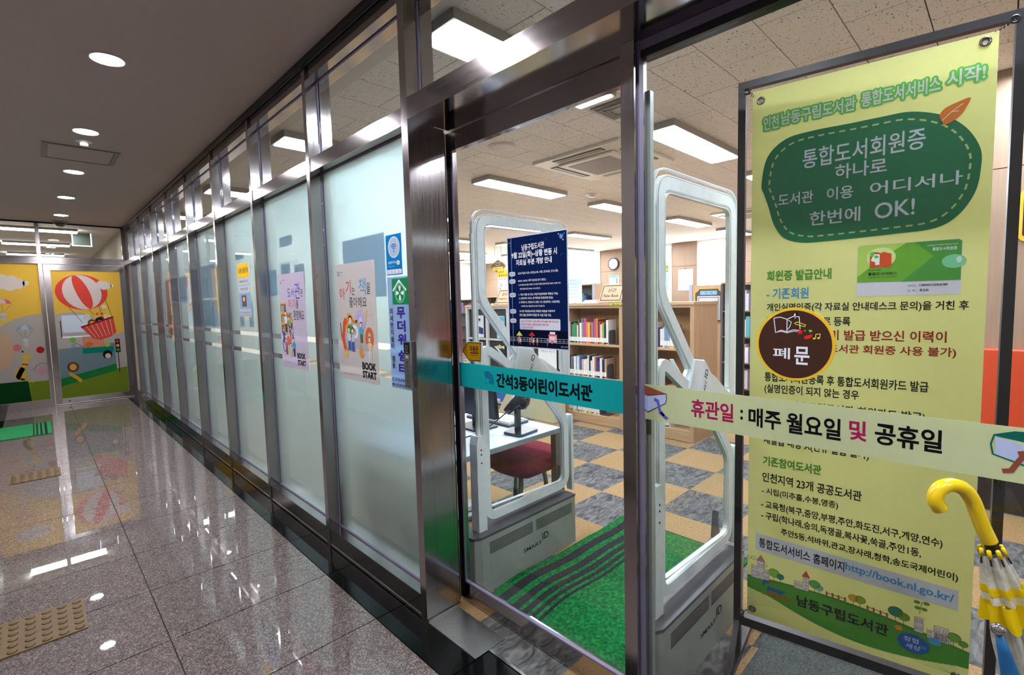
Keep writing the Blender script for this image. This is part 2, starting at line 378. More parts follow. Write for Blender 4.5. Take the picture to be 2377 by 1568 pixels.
# corridor side walls
wl = empty('wall_left', (XL,4,0), kind='structure')
box('lower_wall', plain('corridor_wall_paint', (122,114,108), .5), wl, XL-.1, XL, -3, 8.5, 0, CE)
box('end_wall_piece', plain('corridor_wall_paint', (122,114,108)), wl, XL-.1, XL, 9.5, YE, 0, CE)
box('lintel', plain('corridor_wall_paint', (122,114,108)), wl, XL-.1, XL, 8.5, 9.5, 2.35, CE)
box('doorway_leaf', STEEL, wl, XL-.08, XL-.05, 8.5, 9.5, 0, 2.35)
struct(mesh('wall_behind', plain('corridor_wall_paint', (122,114,108)), lambda b: b.box(XL-.1, 1.3, -3.1, -3, 0, CE)))
struct(mesh('trim_1', BLACKM, lambda b: b.box(1.232, 1.262, -3, YE, CE-.022, CE)))
struct(mesh('trim_2', BLACKM, lambda b: b.box(XL, 1.25, YE-.03, YE, CE-.025, CE)))

# ---- glazed steel partition along the corridor
wr = empty('wall_right', (1.3,5,0), kind='structure')
for k, y in enumerate(MUL):
    if k == 0:
        continue
    box('mullion', STEEL, wr, XF, 1.325, y, y+.045, 0, CE-.02)
    box('inner_mullion', STEEL, wr, 1.345, 1.41, y, y+.045, 0, CE-.02)
box('pillar', STEEL, wr, XF, 1.325, MUL[0], MUL[0]+.05, 0, CE-.02)
box('pillar_cladding', STEEL, wr, 1.3255, 1.437, MUL[0], MUL[0]+.05, 0, 2.367)
box('pillar_return', STEEL, wr, 1.439, 1.458, MUL[0]+.001, MUL[0]+.05, 0, 2.367)
box('inner_mullion', STEEL, wr, 1.345, 1.41, MUL[0]+.0005, MUL[0]+.05, 2.37, CE-.02)
for k, y in enumerate(MUL):
    y0 = y+(.05 if k == 0 else .045); y1 = MUL[k+1] if k < 8 else YE
    box('transom_rail', STEELH, wr, 1.263, 1.41, y0, y1, 2.357, 2.437)
    box('sill_rail', STEELH, wr, 1.263, 1.41, y0, y1, .02, .12)
    box('base_bead', CHROME, wr, 1.2600, 1.2628, y0, y1, .006, .02)
    box('top_rail', STEELH, wr, 1.27, 1.41, y0, y1, 2.90, CE-.02)
    for (a, b_) in ((.12,2.357),(2.437,2.90)):
        mesh('gasket', LILAC, lambda b: [b.box(1.3255,1.3335,y0,y0+.008,a,b_), b.box(1.3255,1.3335,y1-.008,y1,a,b_), b.box(1.3255,1.3335,y0+.008,y1-.008,a,a+.008), b.box(1.3255,1.3335,y0+.008,y1-.008,b_-.008,b_)], wr)
        box('pane', GLASS, wr, 1.335, 1.339, y0+.0005, y1-.0005, a+.0005, b_-.0005)
    mesh('frosted_film', FROST, lambda b: [b.box(1.3395,1.3425,y0+.002,y1-.002,q0,q1) for q0, q1 in ((.121,1.150),(1.186,1.302),(1.338,2.356))], wr)
box('gap_light_block', BLACK, wr, 1.4585, 1.4910, 1.951, 1.965, 0, 2.367)  # added black strip that blocks the bright gap between pillar and door
# bay between the door pillar and the header above (transom light over the door)
hd = empty('wall_right_header', (1.3,.4,2.4), kind='structure')
HY0 = -1.2
box('header_beam', STEELH, hd, XF-.003, 1.60, HY0, MUL[0]-.0005, 2.368, 2.462)
box('top_rail', STEELH, hd, 1.27, 1.41, HY0, MUL[0], 2.90, CE-.02)
mesh('gasket', LILAC, lambda b: [b.box(1.3255,1.3335,MUL[0]-.008,MUL[0],2.462,2.90), b.box(1.3255,1.3335,HY0,MUL[0]-.008,2.462,2.470)], hd)
box('pane', GLASS, hd, 1.335, 1.339, HY0, MUL[0]-.009, 2.4625, 2.8995)
box('end_post', STEEL, hd, XF, 1.60, HY0-.06, HY0, 0, CE-.02)
struct(mesh('wall_right_near', BEIGE, lambda b: b.box(1.262, 1.40, -3.1, HY0-.061, 0, CE)))
# front post between the door and the fixed light
box('door_post', STEEL, hd, 1.422, 1.50, .864, .914, 0, 2.3675)
box('post_gasket', LILAC, hd, 1.441, 1.4665, .8565, .8635, .08, 2.3675)
# door
dr = empty('door_1', (XD,1.4,0), kind='structure')
box('bottom_rail', STEELH, dr, 1.492, 1.522, .915, 1.95, .02, .112)
box('rail_gasket', LILAC, dr, 1.488, 1.505, .916, 1.905, .113, .121)
box('top_rail', STEELH, dr, 1.492, 1.522, .915, 1.95, 2.275, 2.362)
box('stile', STEEL, dr, 1.492, 1.522, 1.905, 1.95, .113, 2.274)
box('stile_gasket', LILAC, dr, 1.488, 1.4915, 1.897, 1.907, .122, 2.27)
box('pane', GLASSD, dr, 1.5075, 1.5135, .9155, 1.9045, .1225, 2.2745)
box('lock_stile', plain('satin_silver', (176,188,184), .3, .4), dr, 1.503, 1.525, .853, .882, .02, 2.23)
# fixed light right of the door
XW = 1.468
wn = empty('window_1', (XW,0,0), kind='structure')
box('bottom_rail', STEELH, wn, 1.452, 1.484, HY0, .8560, 0, .08)
box('top_rail', BLACKM, wn, 1.452, 1.496, HY0, .8560, 2.315, 2.3675)
box('gasket', LILAC, wn, 1.446, 1.4515, HY0, .8560, 2.338, 2.3672)
box('pane', GLASSD, wn, XW, XW+.006, HY0+.001, .8560, .081, 2.3145)
# threshold strip
struct(mesh('trim_3', CHROME, lambda b: b.box(1.338, 1.3515, HY0, 1.60, -.004, .003)))

# ---- glazed end wall with the mural
we = empty('wall_back', (.4,YE,0), kind='structure')
box('mullion', STEEL, we, .122, .172, YE, YE+.08, 0, CE-.02)
box('corner_mullion', STEEL, we, 1.2075, 1.262, YE+.001, YE+.08, 0, CE-.02)
box('transom_rail', STEELH, we, XL, .1215, YE+.004, YE+.08, 2.335, 2.442); box('transom_rail', STEELH, we, .1725, 1.2145, YE+.004, YE+.08, 2.335, 2.442)
box('sill', STEELH, we, XL, .1215, YE+.004, YE+.08, 0, .125)
for a, b_, c, d in ((XL,.1215,.1255,2.3345),(XL,.1215,2.4425,2.96),(.1725,1.2145,2.4425,2.96)):
    box('pane', GLASS, we, a, b_, YE+.03, YE+.036, c, d)
d2 = empty('door_2', (.7,YE,0), kind='structure')
box('stile', STEEL, d2, .18, .262, YE+.03, YE+.07, .02, 2.325); box('stile', STEEL, d2, 1.148, 1.207, YE+.03, YE+.07, .02, 2.325)
box('top_rail', STEELH, d2, .2625, 1.1475, YE+.03, YE+.07, 2.235, 2.325); box('bottom_rail', CHROME, d2, .2625, 1.1475, YE+.03, YE+.07, .02, .105)
box('pane', GLASS, d2, .2625, 1.1475, YE+.046, YE+.052, .1055, 2.2345)
box('lock', BLACK, d2, .335, .36, YE+.026, YE+.03, .05, .07)
# room behind the end wall
struct(mesh('floor_3', GRANITE, lambda b: b.box(XL-2, 3.2, YE+.081, 18.4, -.05, 0)))
struct(mesh('ceiling_3', BEIGE, lambda b: b.box(XL-2, 3.2, YE+.081, 18.4, CE, CE+.05)))
struct(mesh('wall_far', BEIGE, lambda b: b.box(XL-2, 3.2, 18.4, 18.5, 0, CE)))
struct(mesh('wall_far_left', BEIGE, lambda b: b.box(XL-2.1, XL-2, YE+.08, 18.4, 0, CE)))
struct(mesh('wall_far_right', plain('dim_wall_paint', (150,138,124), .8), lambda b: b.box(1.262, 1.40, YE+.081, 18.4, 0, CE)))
struct(mesh('wall_far_return', BEIGE, lambda b: b.box(XL-2.1, XL-.101, YE-.02, YE+.08, 0, CE)))
# library walls
bw = empty('wall_library_back', (12.7,5,0), kind='structure')
WX = 12.7
def panelling(y0, y1, n, zs=(0,1.05,2.36,CE)):
    for i in range(n):
        for z0, z1 in zip(zs[:-1], zs[1:]):
            a = y0+(y1-y0)*i/n; b_ = y0+(y1-y0)*(i+1)/n
            box('wall_panel', WALLWOOD, bw, WX, WX+.03, a+.004, b_-.004, z0+.004, z1-.004)
box('substrate', plain('joint_brown', (96,72,54), .8), bw, WX+.03, WX+.12, .3, 14.6, 0, CE)  # dark brown backing that shows in the joints between panels
panelling(7.15, 8.93, 2); panelling(5.80, 6.60, 1); panelling(.6, 4.86, 4); panelling(13.6,14.6,1)
box('wall_panel', WALLWOOD, bw, WX, WX+.03, 6.2-.0, 6.2+.001, 2.36, CE) if False else None
BLIND = emit('daylit_blind', (255,253,246), L_BLIND)
for i, (y0, y1) in enumerate(((4.87,5.79),(6.61,7.14),(8.99,11.2),(11.3,13.5))):
    wd = empty('window_%d' % (i+2), (WX,(y0+y1)/2,1), kind='structure')
    box('roller_blind', BLIND, wd, WX-.005, WX+.0, y0, y1, 1.0, 2.93)
    mesh('frame', WHITE, lambda b: [b.box(WX-.02,WX+.02,y0-.05,y0-.001,.95,CE), b.box(WX-.02,WX+.02,y1+.001,y1+.05,.95,CE), b.box(WX-.02,WX+.02,y0,y1,2.931,CE-.001)], wd)
    box('parapet', BEIGE, wd, WX-.01, WX+.03, y0, y1, 0, .99)
struct(mesh('wall_library_far', BEIGE, lambda b: b.box(1.41, 12.8, 14.6, 14.7, 0, CE)))
struct(mesh('wall_library_near', BEIGE, lambda b: b.box(1.41, 12.8, -3.1, -3.0, 0, CE)))
wb = empty('wall_library_right', (4.74,-.5,0), kind='structure')
WRX = 4.735
box('core', plain('joint_brown', (96,72,54)), wb, WRX+.025, WRX+3, -3, .59, 0, CE)
for i in range(4):
    y1 = .60-.9*i; y0 = y1-.9
    for z0, z1 in ((.0,1.13),(1.13,2.356),(2.356,CE)):
        box('wall_panel', WALLWOOD, wb, WRX, WRX+.024, y0+.003, y1-.003, z0+.003, z1-.003)
box('end_panel', WALLWOOD, wb, WRX, WRX+3, .591, .612, 0, CE)

# ================================================================ LIGHTS
PANEL = emit('led_panel', (236,245,255), L_PANEL); DOWN = emit('downlight_lens', (250,250,255), L_DOWN); STRIP = emit('strip_light', (255,252,248), L_STRIP)
FRAMEG = plain('light_frame_grey', (168,164,158), .5)
xs = [1.60, 3.86, 6.15, 8.45, 10.78]; ys = [-.15, 2.12, 4.38, 6.76, 8.95, 11.2, 13.4]
ordn = ['first','second','third','fourth','fifth','sixth','seventh','eighth','ninth','tenth','eleventh','twelfth','thirteenth','fourteenth','fifteenth','sixteenth','seventeenth','eighteenth','nineteenth','twentieth','twenty-first','twenty-second','twenty-third','twenty-fourth','twenty-fifth','twenty-sixth','twenty-seventh','twenty-eighth','twenty-ninth','thirtieth']
for j, y in enumerate(ys):
    for i, x in enumerate(xs):
        if (y < .6 and x > 4.4): continue
        e = empty('ceiling_light', (x+.69, y, CE), '%s LED ceiling panel from the glass in the %s library light row from the entrance' % (ordn[i], ordn[j]), 'light', 'LED panels on the library ceiling')
        mesh('housing', FRAMEG, lambda b: b.box(x-.02, x+1.40, y-.157, y+.157, CE-.055, CE-.001), e)
        mesh('diffuser', PANEL, lambda b: b.box(x, x+1.38, y-.137, y+.137, CE-.060, CE-.0555), e)
for i, y in enumerate([-2.62+1.58*k for k in range(9)]):
    e = empty('downlight', (.415, y, CE), 'round recessed corridor downlight, %s one counted from the mural wall' % ordn[8-i], 'light', 'round downlights along the corridor ceiling')
    mesh('ring', plain('white_ring', (205,200,198), .5), lambda b: b.lathe((.415,y,CE), [(.077,-.0001),(.092,-.0001),(.092,-.006),(.079,-.006),(.077,-.0001)], 32, caps=False), e)
    mesh('lens', DOWN, lambda b: b.lathe((.415,y,CE), [(.0765,-.0015),(.0765,-.003)], 32), e)
for i, y in enumerate((11.65, 14.12, 16.65)):
    for j, x in enumerate((.3, 1.0 if False else 2.2)):
        e = empty('strip_light', (x,y,CE), '%s bright strip light %s behind the glass above the mural' % (('nearest','middle','farthest')[i], ('over the mural door' if j == 0 else 'to the left side')), 'light', 'strip lights beyond the mural wall')
        x0 = x-.62; mesh('housing', FRAMEG, lambda b: b.box(x0, min(x0+1.0,1.25) if j == 0 else x0+1.0, y-.06, y+.22, CE-.04, CE-.001), e) if j == 0 else mesh('housing', FRAMEG, lambda b: b.box(-1.9,-.9,y-.06,y+.22,CE-.04,CE-.001), e)
        mesh('tube_cover', STRIP, (lambda b: b.box(-.33, .68, y-.05, y+.21, CE-.052, CE-.0405)) if j == 0 else (lambda b: b.box(-1.88,-.92,y-.05,y+.21,CE-.052,CE-.0405)), e)

# ================================================================ CEILING FITTINGS
PG = plain('speaker_grille', (122,118,116), .6)
e = empty('ceiling_speaker', (.40,2.72,CE), 'large round grey speaker grille in the corridor ceiling at the top edge of the photo', 'speaker')
mesh('grille', PG, lambda b: b.lathe((.40,2.72,CE), [(.15,-.001),(.15,-.006),(.13,-.009),(.01,-.009)], 40), e)
mesh('rim', plain('white_ring', (205,200,198)), lambda b: b.lathe((.40,2.72,CE), [(.151,-.0002),(.172,-.0002),(.172,-.007),(.151,-.008),(.151,-.0002)], 40, caps=False), e)
e = empty('access_hatch', (.425,6.08,CE), 'rectangular access hatch with grey frame in the corridor ceiling', 'hatch')
mesh('frame', plain('hatch_grey', (134,128,126), .4, .4), lambda b: b.ribbon(frZ(0), [(.18,5.82),(.67,5.82),(.67,6.34),(.18,6.34)], .035, CE-.008, CE-.0005, closed=True) if False else [b.box(.162,.688,5.80,5.83,CE-.008,CE-.0005), b.box(.162,.688,6.33,6.36,CE-.008,CE-.0005), b.box(.162,.2,5.83,6.33,CE-.008,CE-.0005), b.box(.65,.688,5.83,6.33,CE-.008,CE-.0005)], e)
mesh('door_leaf', PLASTER, lambda b: b.box(.203,.647,5.833,6.327,CE-.005,CE-.0005), e)
e = empty('smoke_detector', (.42,5.58,CE), 'small white smoke detector beside the second corridor downlight', 'detector')
mesh('base', WHITE, lambda b: b.lathe((.42,5.58,CE), [(.055,-.0005),(.055,-.012),(.045,-.016)], 24), e); mesh('sensor', WHITE, lambda b: b.lathe((.42,5.58,CE), [(.030,-.0165),(.028,-.042),(.02,-.046)], 20), e)
e = empty('hanging_sign', (.75,12.0,2.75), 'grey-green square sign with glowing edge hanging behind the glass above the balloon door', 'sign')
mesh('panel', plain('sign_face_grey_green', (76,90,84), .5), lambda b: b.box(.630,.872,12.0,12.012,2.762,2.985), e)
mesh('lit_edge', emit('sign_edge_glow', (206,212,255), 1.0), lambda b: [b.box(.612,.6295,12.0,12.012,2.745,2.985), b.box(.8725,.89,12.0,12.012,2.745,2.985), b.box(.6295,.8725,12.0,12.012,2.745,2.7615)], e)
mesh('bracket', FRAMEG, lambda b: b.box(.60,.90,11.99,12.02,2.9855,2.999), e)
e = empty('security_camera', (.425,10.72,CE), 'small dark dome camera on the corridor ceiling near the mural wall', 'camera')
mesh('base', plain('camera_base', (150,142,138)), lambda b: b.lathe((.425,10.72,CE), [(.095,-.0005),(.095,-.025),(.085,-.03)], 28), e)
mesh('dome', plain('dome_smoke', (18,18,20), .08, coat=.8), lambda b: b.lathe((.425,10.72,CE), [(.078,-.0305),(.07,-.055),(.05,-.078),(.02,-.088)], 28), e, smooth=True)
def cassette(x, y, lab):
    e = empty('air_conditioner', (x,y,CE), lab, 'air conditioner'); W = plain('ac_white', (222,216,204), .45); D = plain('ac_dark', (70,70,70), .6)
    mesh('panel', W, lambda b: b.box(x-.53,x+.53,y-.53,y+.53,CE-.03,CE-.001), e)
    mesh('intake_frame', W, lambda b: b.box(x-.34,x+.34,y-.34,y+.34,CE-.055,CE-.0305), e, bevel=.008)
    g = mesh('grille', plain('ac_grille', (168,162,152)), lambda b: b.box(x-.26,x+.26,y-.26,y+.26,CE-.058,CE-.0555), e)
    o = mesh('grille_holes', D, lambda b: [b.box(x-.25+i*.034,x-.25+i*.034+.016,y-.25+j*.034,y-.25+j*.034+.016,CE-.0590,CE-.0582) for i in range(15) for j in range(15)], e); o['kind'] = 'stuff'
    for dx, dy in ((0,-.435),(0,.435),(-.435,0),(.435,0)):
        hx, hy = (.3,.045) if dx == 0 else (.045,.3)
        l = mesh('louvre', D, lambda b: b.box(x+dx-hx,x+dx+hx,y+dy-hy,y+dy+hy,CE-.033,CE-.0302), e)
        mesh('vane', plain('vane_grey', (146,148,148)), lambda b: b.box(x+dx-hx+.01,x+dx+hx-.01,y+dy-hy+.015,y+dy+hy-.02,CE-.037,CE-.0332) if dx == 0 else b.box(x+dx-hx+.015,x+dx+hx-.02,y+dy-hy+.01,y+dy+hy-.01,CE-.037,CE-.0332), l)
cassette(4.42, 3.06, 'square ceiling cassette air conditioner above the new-book shelf, nearest one')
cassette(9.25, 3.25, 'far square ceiling cassette air conditioner beside the dark banner post')
e = empty('ceiling_speaker', (3.27,3.40,CE), 'round off-white speaker in the library ceiling left of the air conditioner', 'speaker')
mesh('grille', plain('offwhite_grille', (196,190,178)), lambda b: b.lathe((3.27,3.40,CE), [(.115,-.0005),(.115,-.008),(.10,-.011),(.02,-.011)], 36), e)
mesh('rim', plain('light_rim', (208,202,190)), lambda b: b.lathe((3.27,3.40,CE), [(.116,-.0002),(.135,-.0002),(.135,-.006),(.116,-.007),(.116,-.0002)], 36, caps=False), e)
e = empty('air_diffuser', (3.32,2.12+.02,CE), 'square dark air diffuser in the library ceiling just left of the door post', 'vent')
for i, s_ in enumerate((.15,.11,.07)):
    mesh('cone', plain('diffuser_grey', (112,108,102), .5, .3), lambda b: b.ribbon(Fr((0,0,CE-.004-.008*i),(1,0,0),(0,0,-1),(0,1,0)), [(3.32-s_,2.14-s_),(3.32+s_,2.14-s_),(3.32+s_,2.14+s_),(3.32-s_,2.14+s_)], .022, 0, .006, closed=True), e)
for (x,y,l) in ((5.66,4.12,'small white detector on the library ceiling beside the door post'),(9.93,11.15,'tiny white detector far away on the library ceiling above the window blinds')):
    e = empty('smoke_detector', (x,y,CE), l, 'detector'); mesh('base', WHITE, lambda b: b.lathe((x,y,CE), [(.07,-.0005),(.07,-.015),(.05,-.02)], 20), e); mesh('sensor', WHITE, lambda b: b.lathe((x,y,CE), [(.045,-.0205),(.035,-.045)], 20), e)

# ================================================================ CORRIDOR FLOOR THINGS
YB = plain('tactile_rubber', (104,80,44), .6, var=.12)
for (x0,x1,y0,y1,l) in ((-.262,.088,3.105,3.452,'brown tactile paving tile with raised domes, nearest one on the granite'),(-.262,.090,6.262,6.605,'brown tactile paving tile with raised domes, farther one before the green mat')):
    e = empty('tactile_tile', ((x0+x1)/2,(y0+y1)/2,0), l, 'tile')
    box('plate', YB, e, x0, x1, y0, y1, .0005, .006)
    for i in range(6):
        for j in range(6):
            cx_, cy_ = x0+(x1-x0)*(i+.5)/6, y0+(y1-y0)*(j+.5)/6
            mesh('stud', YB, lambda b: b.lathe((cx_,cy_,.006), [(.019,0.0001),(.016,.004),(.009,.0055)], 12), e, smooth=True)
e = empty('floor_mat', (-.17,8.99,0), 'green mat with black stripes lying on the corridor granite far away', 'mat')
box('pile', plain('bright_green_pile', (12,132,72), .9, var=.1), e, -.60, .078, 8.53, 9.45, .001, .010)
for i, (a, b_) in enumerate(((-.098,-.086),(-.068,-.052),(-.03,-.012),(.012,.036))): box('stripe', MATBLACK, e, a, b_, 8.531, 9.449, .0101, .0112)
e = empty('floor_mat', (2.2,1.3,0), 'green doormat with black stripes inside the library door between the two gates', 'mat')
MX0, MX1, MY0, MY1 = 1.60, 2.868, .98, 1.885
def wavy(x): return .012*math.sin((x-1.6)*5.2)+.008*math.sin(x*11)
def matstrip(b, y0, y1, z0, z1, n=26):
    for i in range(n):
        xa, xb = MX0+(MX1-MX0)*i/n, MX0+(MX1-MX0)*(i+1)/n
        P = [(xa,y0+wavy(xa),z0),(xb,y0+wavy(xb),z0),(xb,y1+wavy(xb),z0),(xa,y1+wavy(xa),z0),(xa,y0+wavy(xa),z1),(xb,y0+wavy(xb),z1),(xb,y1+wavy(xb),z1),(xa,y1+wavy(xa),z1)]
        b.add(P, [(0,3,2,1),(4,5,6,7),(0,1,5,4),(1,2,6,5),(2,3,7,6),(3,0,4,7)])
mesh('pile', MATGREEN, lambda b: b.box(MX0, MX1, 1.002, MY1-.03, .001, .011), e)
mesh('pile_edge', MATGREEN, lambda b: matstrip(b, MY1-.04, MY1-.02, .001, .0112), e)
box('border', MATBLACK, e, MX1+.0005, MX1+.014, 1.002, MY1-.03, .001, .009)
for (a, b_) in ((1.757,1.811),(1.668,1.712),(1.608,1.642),(1.563,1.585),(1.524,1.540)): mesh('stripe', MATBLACK, lambda b: matstrip(b, a, b_, .0113, .0128), e)
e = empty('floor_mat', (2.0,.2,0), 'plain dark grey mat on the carpet under the banner stand', 'mat')
box('pile', mk_carpet('mat_dark_grey', (66,72,70), (80,86,83), (96,102,98), 120), e, 1.60, 2.395, -.55, .712, .0005, .0025)
e = empty('kick_plate', (1.35,1.73,0), 'thin bright steel plate lying on the floor at the foot of the door pillar', 'plate')
box('sheet', steel('dull_steel', (178,180,176), .3), e, 1.262, 1.438, 1.563, 1.912, .001, .004)
box('upstand', CHROME, e, 1.262, 1.458, 1.9085, 1.9135, .0045, .016)

# ================================================================ STICKERS AND POSTERS ON THE GLASS
GF = frX(1.3348); DF = frX(1.5068)
KW = 1.4675/1.507; WF1 = Fr((1.4673,0,1.55*(1-KW)),(0,-1,0),(-1,0,0),(0,0,KW)); WF1.U = Vector((0,-KW,0))
# teal name band on the door
e = sheet('glass_band', DF, -1.9045, -.9155, 1.128, 1.248, film((52,190,192), .72), 'teal band sticker with the library name across the sliding glass door', 'sticker', .0008)
pr = Print(DF, e, .0009); K_ = ink((14,14,18)); NV = ink((20,52,140))
pr.text('lettering', K_, '간석3동어린이도서관', -1.645, -1.103, 1.152, 1.219, 1, .04)
for k in range(4):
    pr.line('emblem', NV, arc(-1.705, 1.178, .014+.0085*k, 150-8*k, -55+10*k, 12, .0145+.0085*k), .0042, 1)
pr.text('lettering', NV, '남동구', -1.729, -1.709, 1.160, 1.168, 1)
pr.build()
# cream closing-day band on the fixed light
e = sheet('glass_band', WF1, -.8885, 1.1, 1.124, 1.247, film((222,228,196), .6), 'pale cream band sticker with closing days across the fixed glass beside the door', 'sticker', .0008)
pr = Print(WF1, e, .0009); MG = ink((158,28,84))
pr.text('lettering', MG, '휴관일', -.711, -.577, 1.158, 1.217, 1, .025)
pr.text('lettering', K_, ':', -.557, -.549, 1.172, 1.203, 1, .03)
pr.text('lettering', K_, '매주', -.533, -.444, 1.157, 1.214, 1, .025)
pr.text('lettering', K_, '월요일', -.430, -.299, 1.155, 1.214, 1, .025)
pr.text('lettering', MG, '및', -.281, -.243, 1.163, 1.216, 1, .025)
pr.text('lettering', K_, '공휴일', -.226, -.097, 1.162, 1.219, 1, .025)
BR = ink((140,80,58)); OL = ink((70,50,60)); PGc = ink((176,190,226)); PG2 = ink((150,176,220)); RB = ink((92,92,190))
pr.poly('book_picture', BR, [(-.888,1.2455),(-.799,1.222),(-.868,1.208),(-.888,1.216)], 2)
pr.poly('book_picture', PGc, [(-.868,1.208),(-.799,1.221),(-.801,1.190),(-.868,1.152)], 2)
pr.poly('book_picture', PG2, [(-.888,1.215),(-.868,1.207),(-.868,1.152),(-.888,1.166)], 2)
pr.line('book_picture', OL, [(-.888,1.216),(-.868,1.208),(-.799,1.222),(-.797,1.205),(-.801,1.189),(-.868,1.150),(-.888,1.164)], .0026, 3)
pr.line('book_picture', RB, [(-.842,1.199),(-.830,1.194),(-.826,1.180),(-.822,1.162),(-.806,1.146)], .010, 4)
pr.poly('book_picture', RB, [(-.817,1.158),(-.786,1.138),(-.795,1.139),(-.797,1.132),(-.826,1.152)], 4)
GR = ink((14,98,84)); RB2 = ink((136,76,58))
pr.poly('open_book_picture', GR, [(-.012,1.226),(.020,1.238),(.10,1.243),(.10,1.208),(-.008,1.222)], 2)
pr.poly('open_book_picture', PGc, [(-.009,1.222),(.045,1.206),(.045,1.166),(-.009,1.181)], 2)
pr.poly('open_book_picture', PG2, [(.045,1.206),(.10,1.215),(.10,1.178),(.045,1.166)], 2)
pr.line('open_book_picture', GR, [(-.011,1.226),(-.016,1.203),(-.012,1.181),(.045,1.163),(.10,1.175)], .003, 3)
pr.line('open_book_picture', RB2, [(.030,1.196),(.034,1.184),(.026,1.168),(.018,1.150),(.004,1.146)], .010, 4)
pr.build()
# navy notice
e = sheet('notice_poster', DF, -1.553, -1.212, 1.345, 1.824, film((214,220,236), .25), 'navy blue printed notice with white text taped on the sliding glass door', 'poster', .001)
pr = Print(DF, e, .0011); NVY = film((20,38,90), .3); WT = ink((232,236,246)); u0 = -1.548; u1 = -1.217
pr.rect('background', NVY, u0, u1, 1.35, 1.819, 1)
pr.rect('background', film((16,22,44), .1), u0, u1, 1.35, 1.4205, 2)
pr.rect('timeline', ink((150,196,236)), -1.5265, -1.5245, 1.351, 1.818, 3)
pr.text('heading', WT, '남동구립도서관', -1.462, -1.334, 1.759, 1.785, 4, .02, vr=.002)
pr.text('heading', WT, '9월 22일(화)~상황 변동 시', -1.523, -1.266, 1.725, 1.757, 4, .025)
pr.text('heading', WT, '자료실 부분 개방 안내', -1.498, -1.294, 1.698, 1.724, 4, .025)
rows = [('남동구립도서관 4개관(소래, 서창, 간석3동, 만수2동)',-1.487,-1.262,1.664,.011),('09:00~18:00 ( 매주 월요일 정기 휴관 )',-1.487,-1.327,1.632,.011),('※ 간석3동·만수2동 어린이 도서관의 평일 운영시간은 09:00~18:00 이고',-1.487,-1.250,1.615,.0075),('주말 운영시간은 09:00~17:00 입니다.',-1.478,-1.358,1.598,.0075),
 ('1. 자료 대출 및 반납, 회원가입(회원증 재발급 가능)',-1.485,-1.265,1.573,.011),('2. 상호대차 서비스 및 책마중 운영(타관 반납)',-1.485,-1.292,1.557,.011),('3. 예약도서, 희망도서 신청: 1인 2권(예약) / 3권(희망)',-1.485,-1.256,1.540,.011),('※ 예약도서는 대출 중인 도서만 가능합니다.',-1.473,-1.336,1.524,.0075),
 ('도서관 회원증(모바일 회원증 포함)을 이용하여',-1.483,-1.283,1.502,.011),('전자 출입 명부에 작성한 후 시설 이용 가능',-1.483,-1.303,1.486,.011)]
for t, a, b_, v, hh in rows: pr.text('lettering', WT, t, a, b_, v-hh*.5, v+hh*.5, 4, .012)
for t, v in (('운영시설',1.664),('운영시간',1.632),('운영내용',1.573),('출입안내',1.502),('유의사항',1.461)):
    pr.poly('tag', ink((206,212,228)), rrect(-1.542,v-.0095,-1.503,v+.0095,.009), 4); pr.text('tag_text', ink((60,70,110)) if v > 1.47 else ink((170,40,70)), t, -1.537,-1.508, v-.005, v+.005, 5)
pr.poly('box', ink((206,210,226)), rrect(-1.483,1.424,-1.255,1.470,.005), 4)
for i, t in enumerate(('☑ 마스크 미착용 시 입장 제한, 전자 출입 명부 작성 필수','☑ 어린이 자료실 · 종합자료실만 이용 가능','☑ 시설 내 착석 불가')): pr.text('box_text', ink((176,36,70)), t[2:], -1.468, (-1.262,-1.318,-1.402)[i], 1.455-.0135*i, 1.464-.0135*i, 5, .01)
for i in range(3): pr.line('box_text', ink((120,120,140)), [(-1.478,1.455-.0135*i),(-1.471,1.455-.0135*i),(-1.471,1.463-.0135*i),(-1.478,1.463-.0135*i)], .001, 5, closed=True)
pr.poly('parasol', ink((214,216,110)), [(-1.506,1.396),(-1.468,1.396),(-1.487,1.416)], 4); pr.poly('parasol', ink((200,40,46)), [(-1.432,1.398),(-1.394,1.398),(-1.413,1.416)], 4)
for u in (-1.487,-1.413): pr.rect('parasol', WT, u-.001, u+.001, 1.366, 1.397, 4)
for v in (1.379,1.388,1.372): pr.rect('fence_picture', ink((190,196,214)), u0, u1, v, v+.0012, 3)
for k in range(17): pr.rect('fence_picture', ink((190,196,214)), u0+.008+k*.02, u0+.0092+k*.02, 1.372, 1.389, 3)
pr.rect('food_truck', ink((226,160,176)), -1.318, -1.275, 1.374, 1.405, 4); pr.rect('food_truck', ink((200,90,110)), -1.320, -1.273, 1.402, 1.407, 5); pr.rect('food_truck', WT, -1.312, -1.283, 1.408, 1.4175, 5); pr.rect('food_truck', ink((240,216,210)), -1.312,-1.284,1.386,1.398,5); pr.poly('food_truck', ink((30,34,50)), ell(-1.300,1.373,.006), 5); pr.poly('food_truck', WT, ell(-1.300,1.373,.003), 6)
for u, c in ((-1.493,(220,140,150)),(-1.480,(230,230,236)),(-1.425,(206,110,90)),(-1.404,(220,230,210)),(-1.383,(214,170,90)),(-1.326,(70,130,190))):
    pr.rect('figure', ink(c), u-.003, u+.003, 1.369, 1.382, 4); pr.poly('figure', ink((226,190,160)), ell(u,1.385,.003), 4); pr.rect('figure', ink((170,90,90)), u-.002, u+.002, 1.358, 1.369, 4)
pr.text('date', WT, '2020. 9. 18. 기준', -1.254, -1.220, 1.356, 1.362, 4)
pr.poly('badge', ink((40,96,190)), ell(-1.243,1.797,.011), 4); pr.text('badge_text', WT, '열린도서', -1.251,-1.235,1.798,1.803,5); pr.text('badge_text', WT, '남동', -1.248,-1.238,1.790,1.796,5)
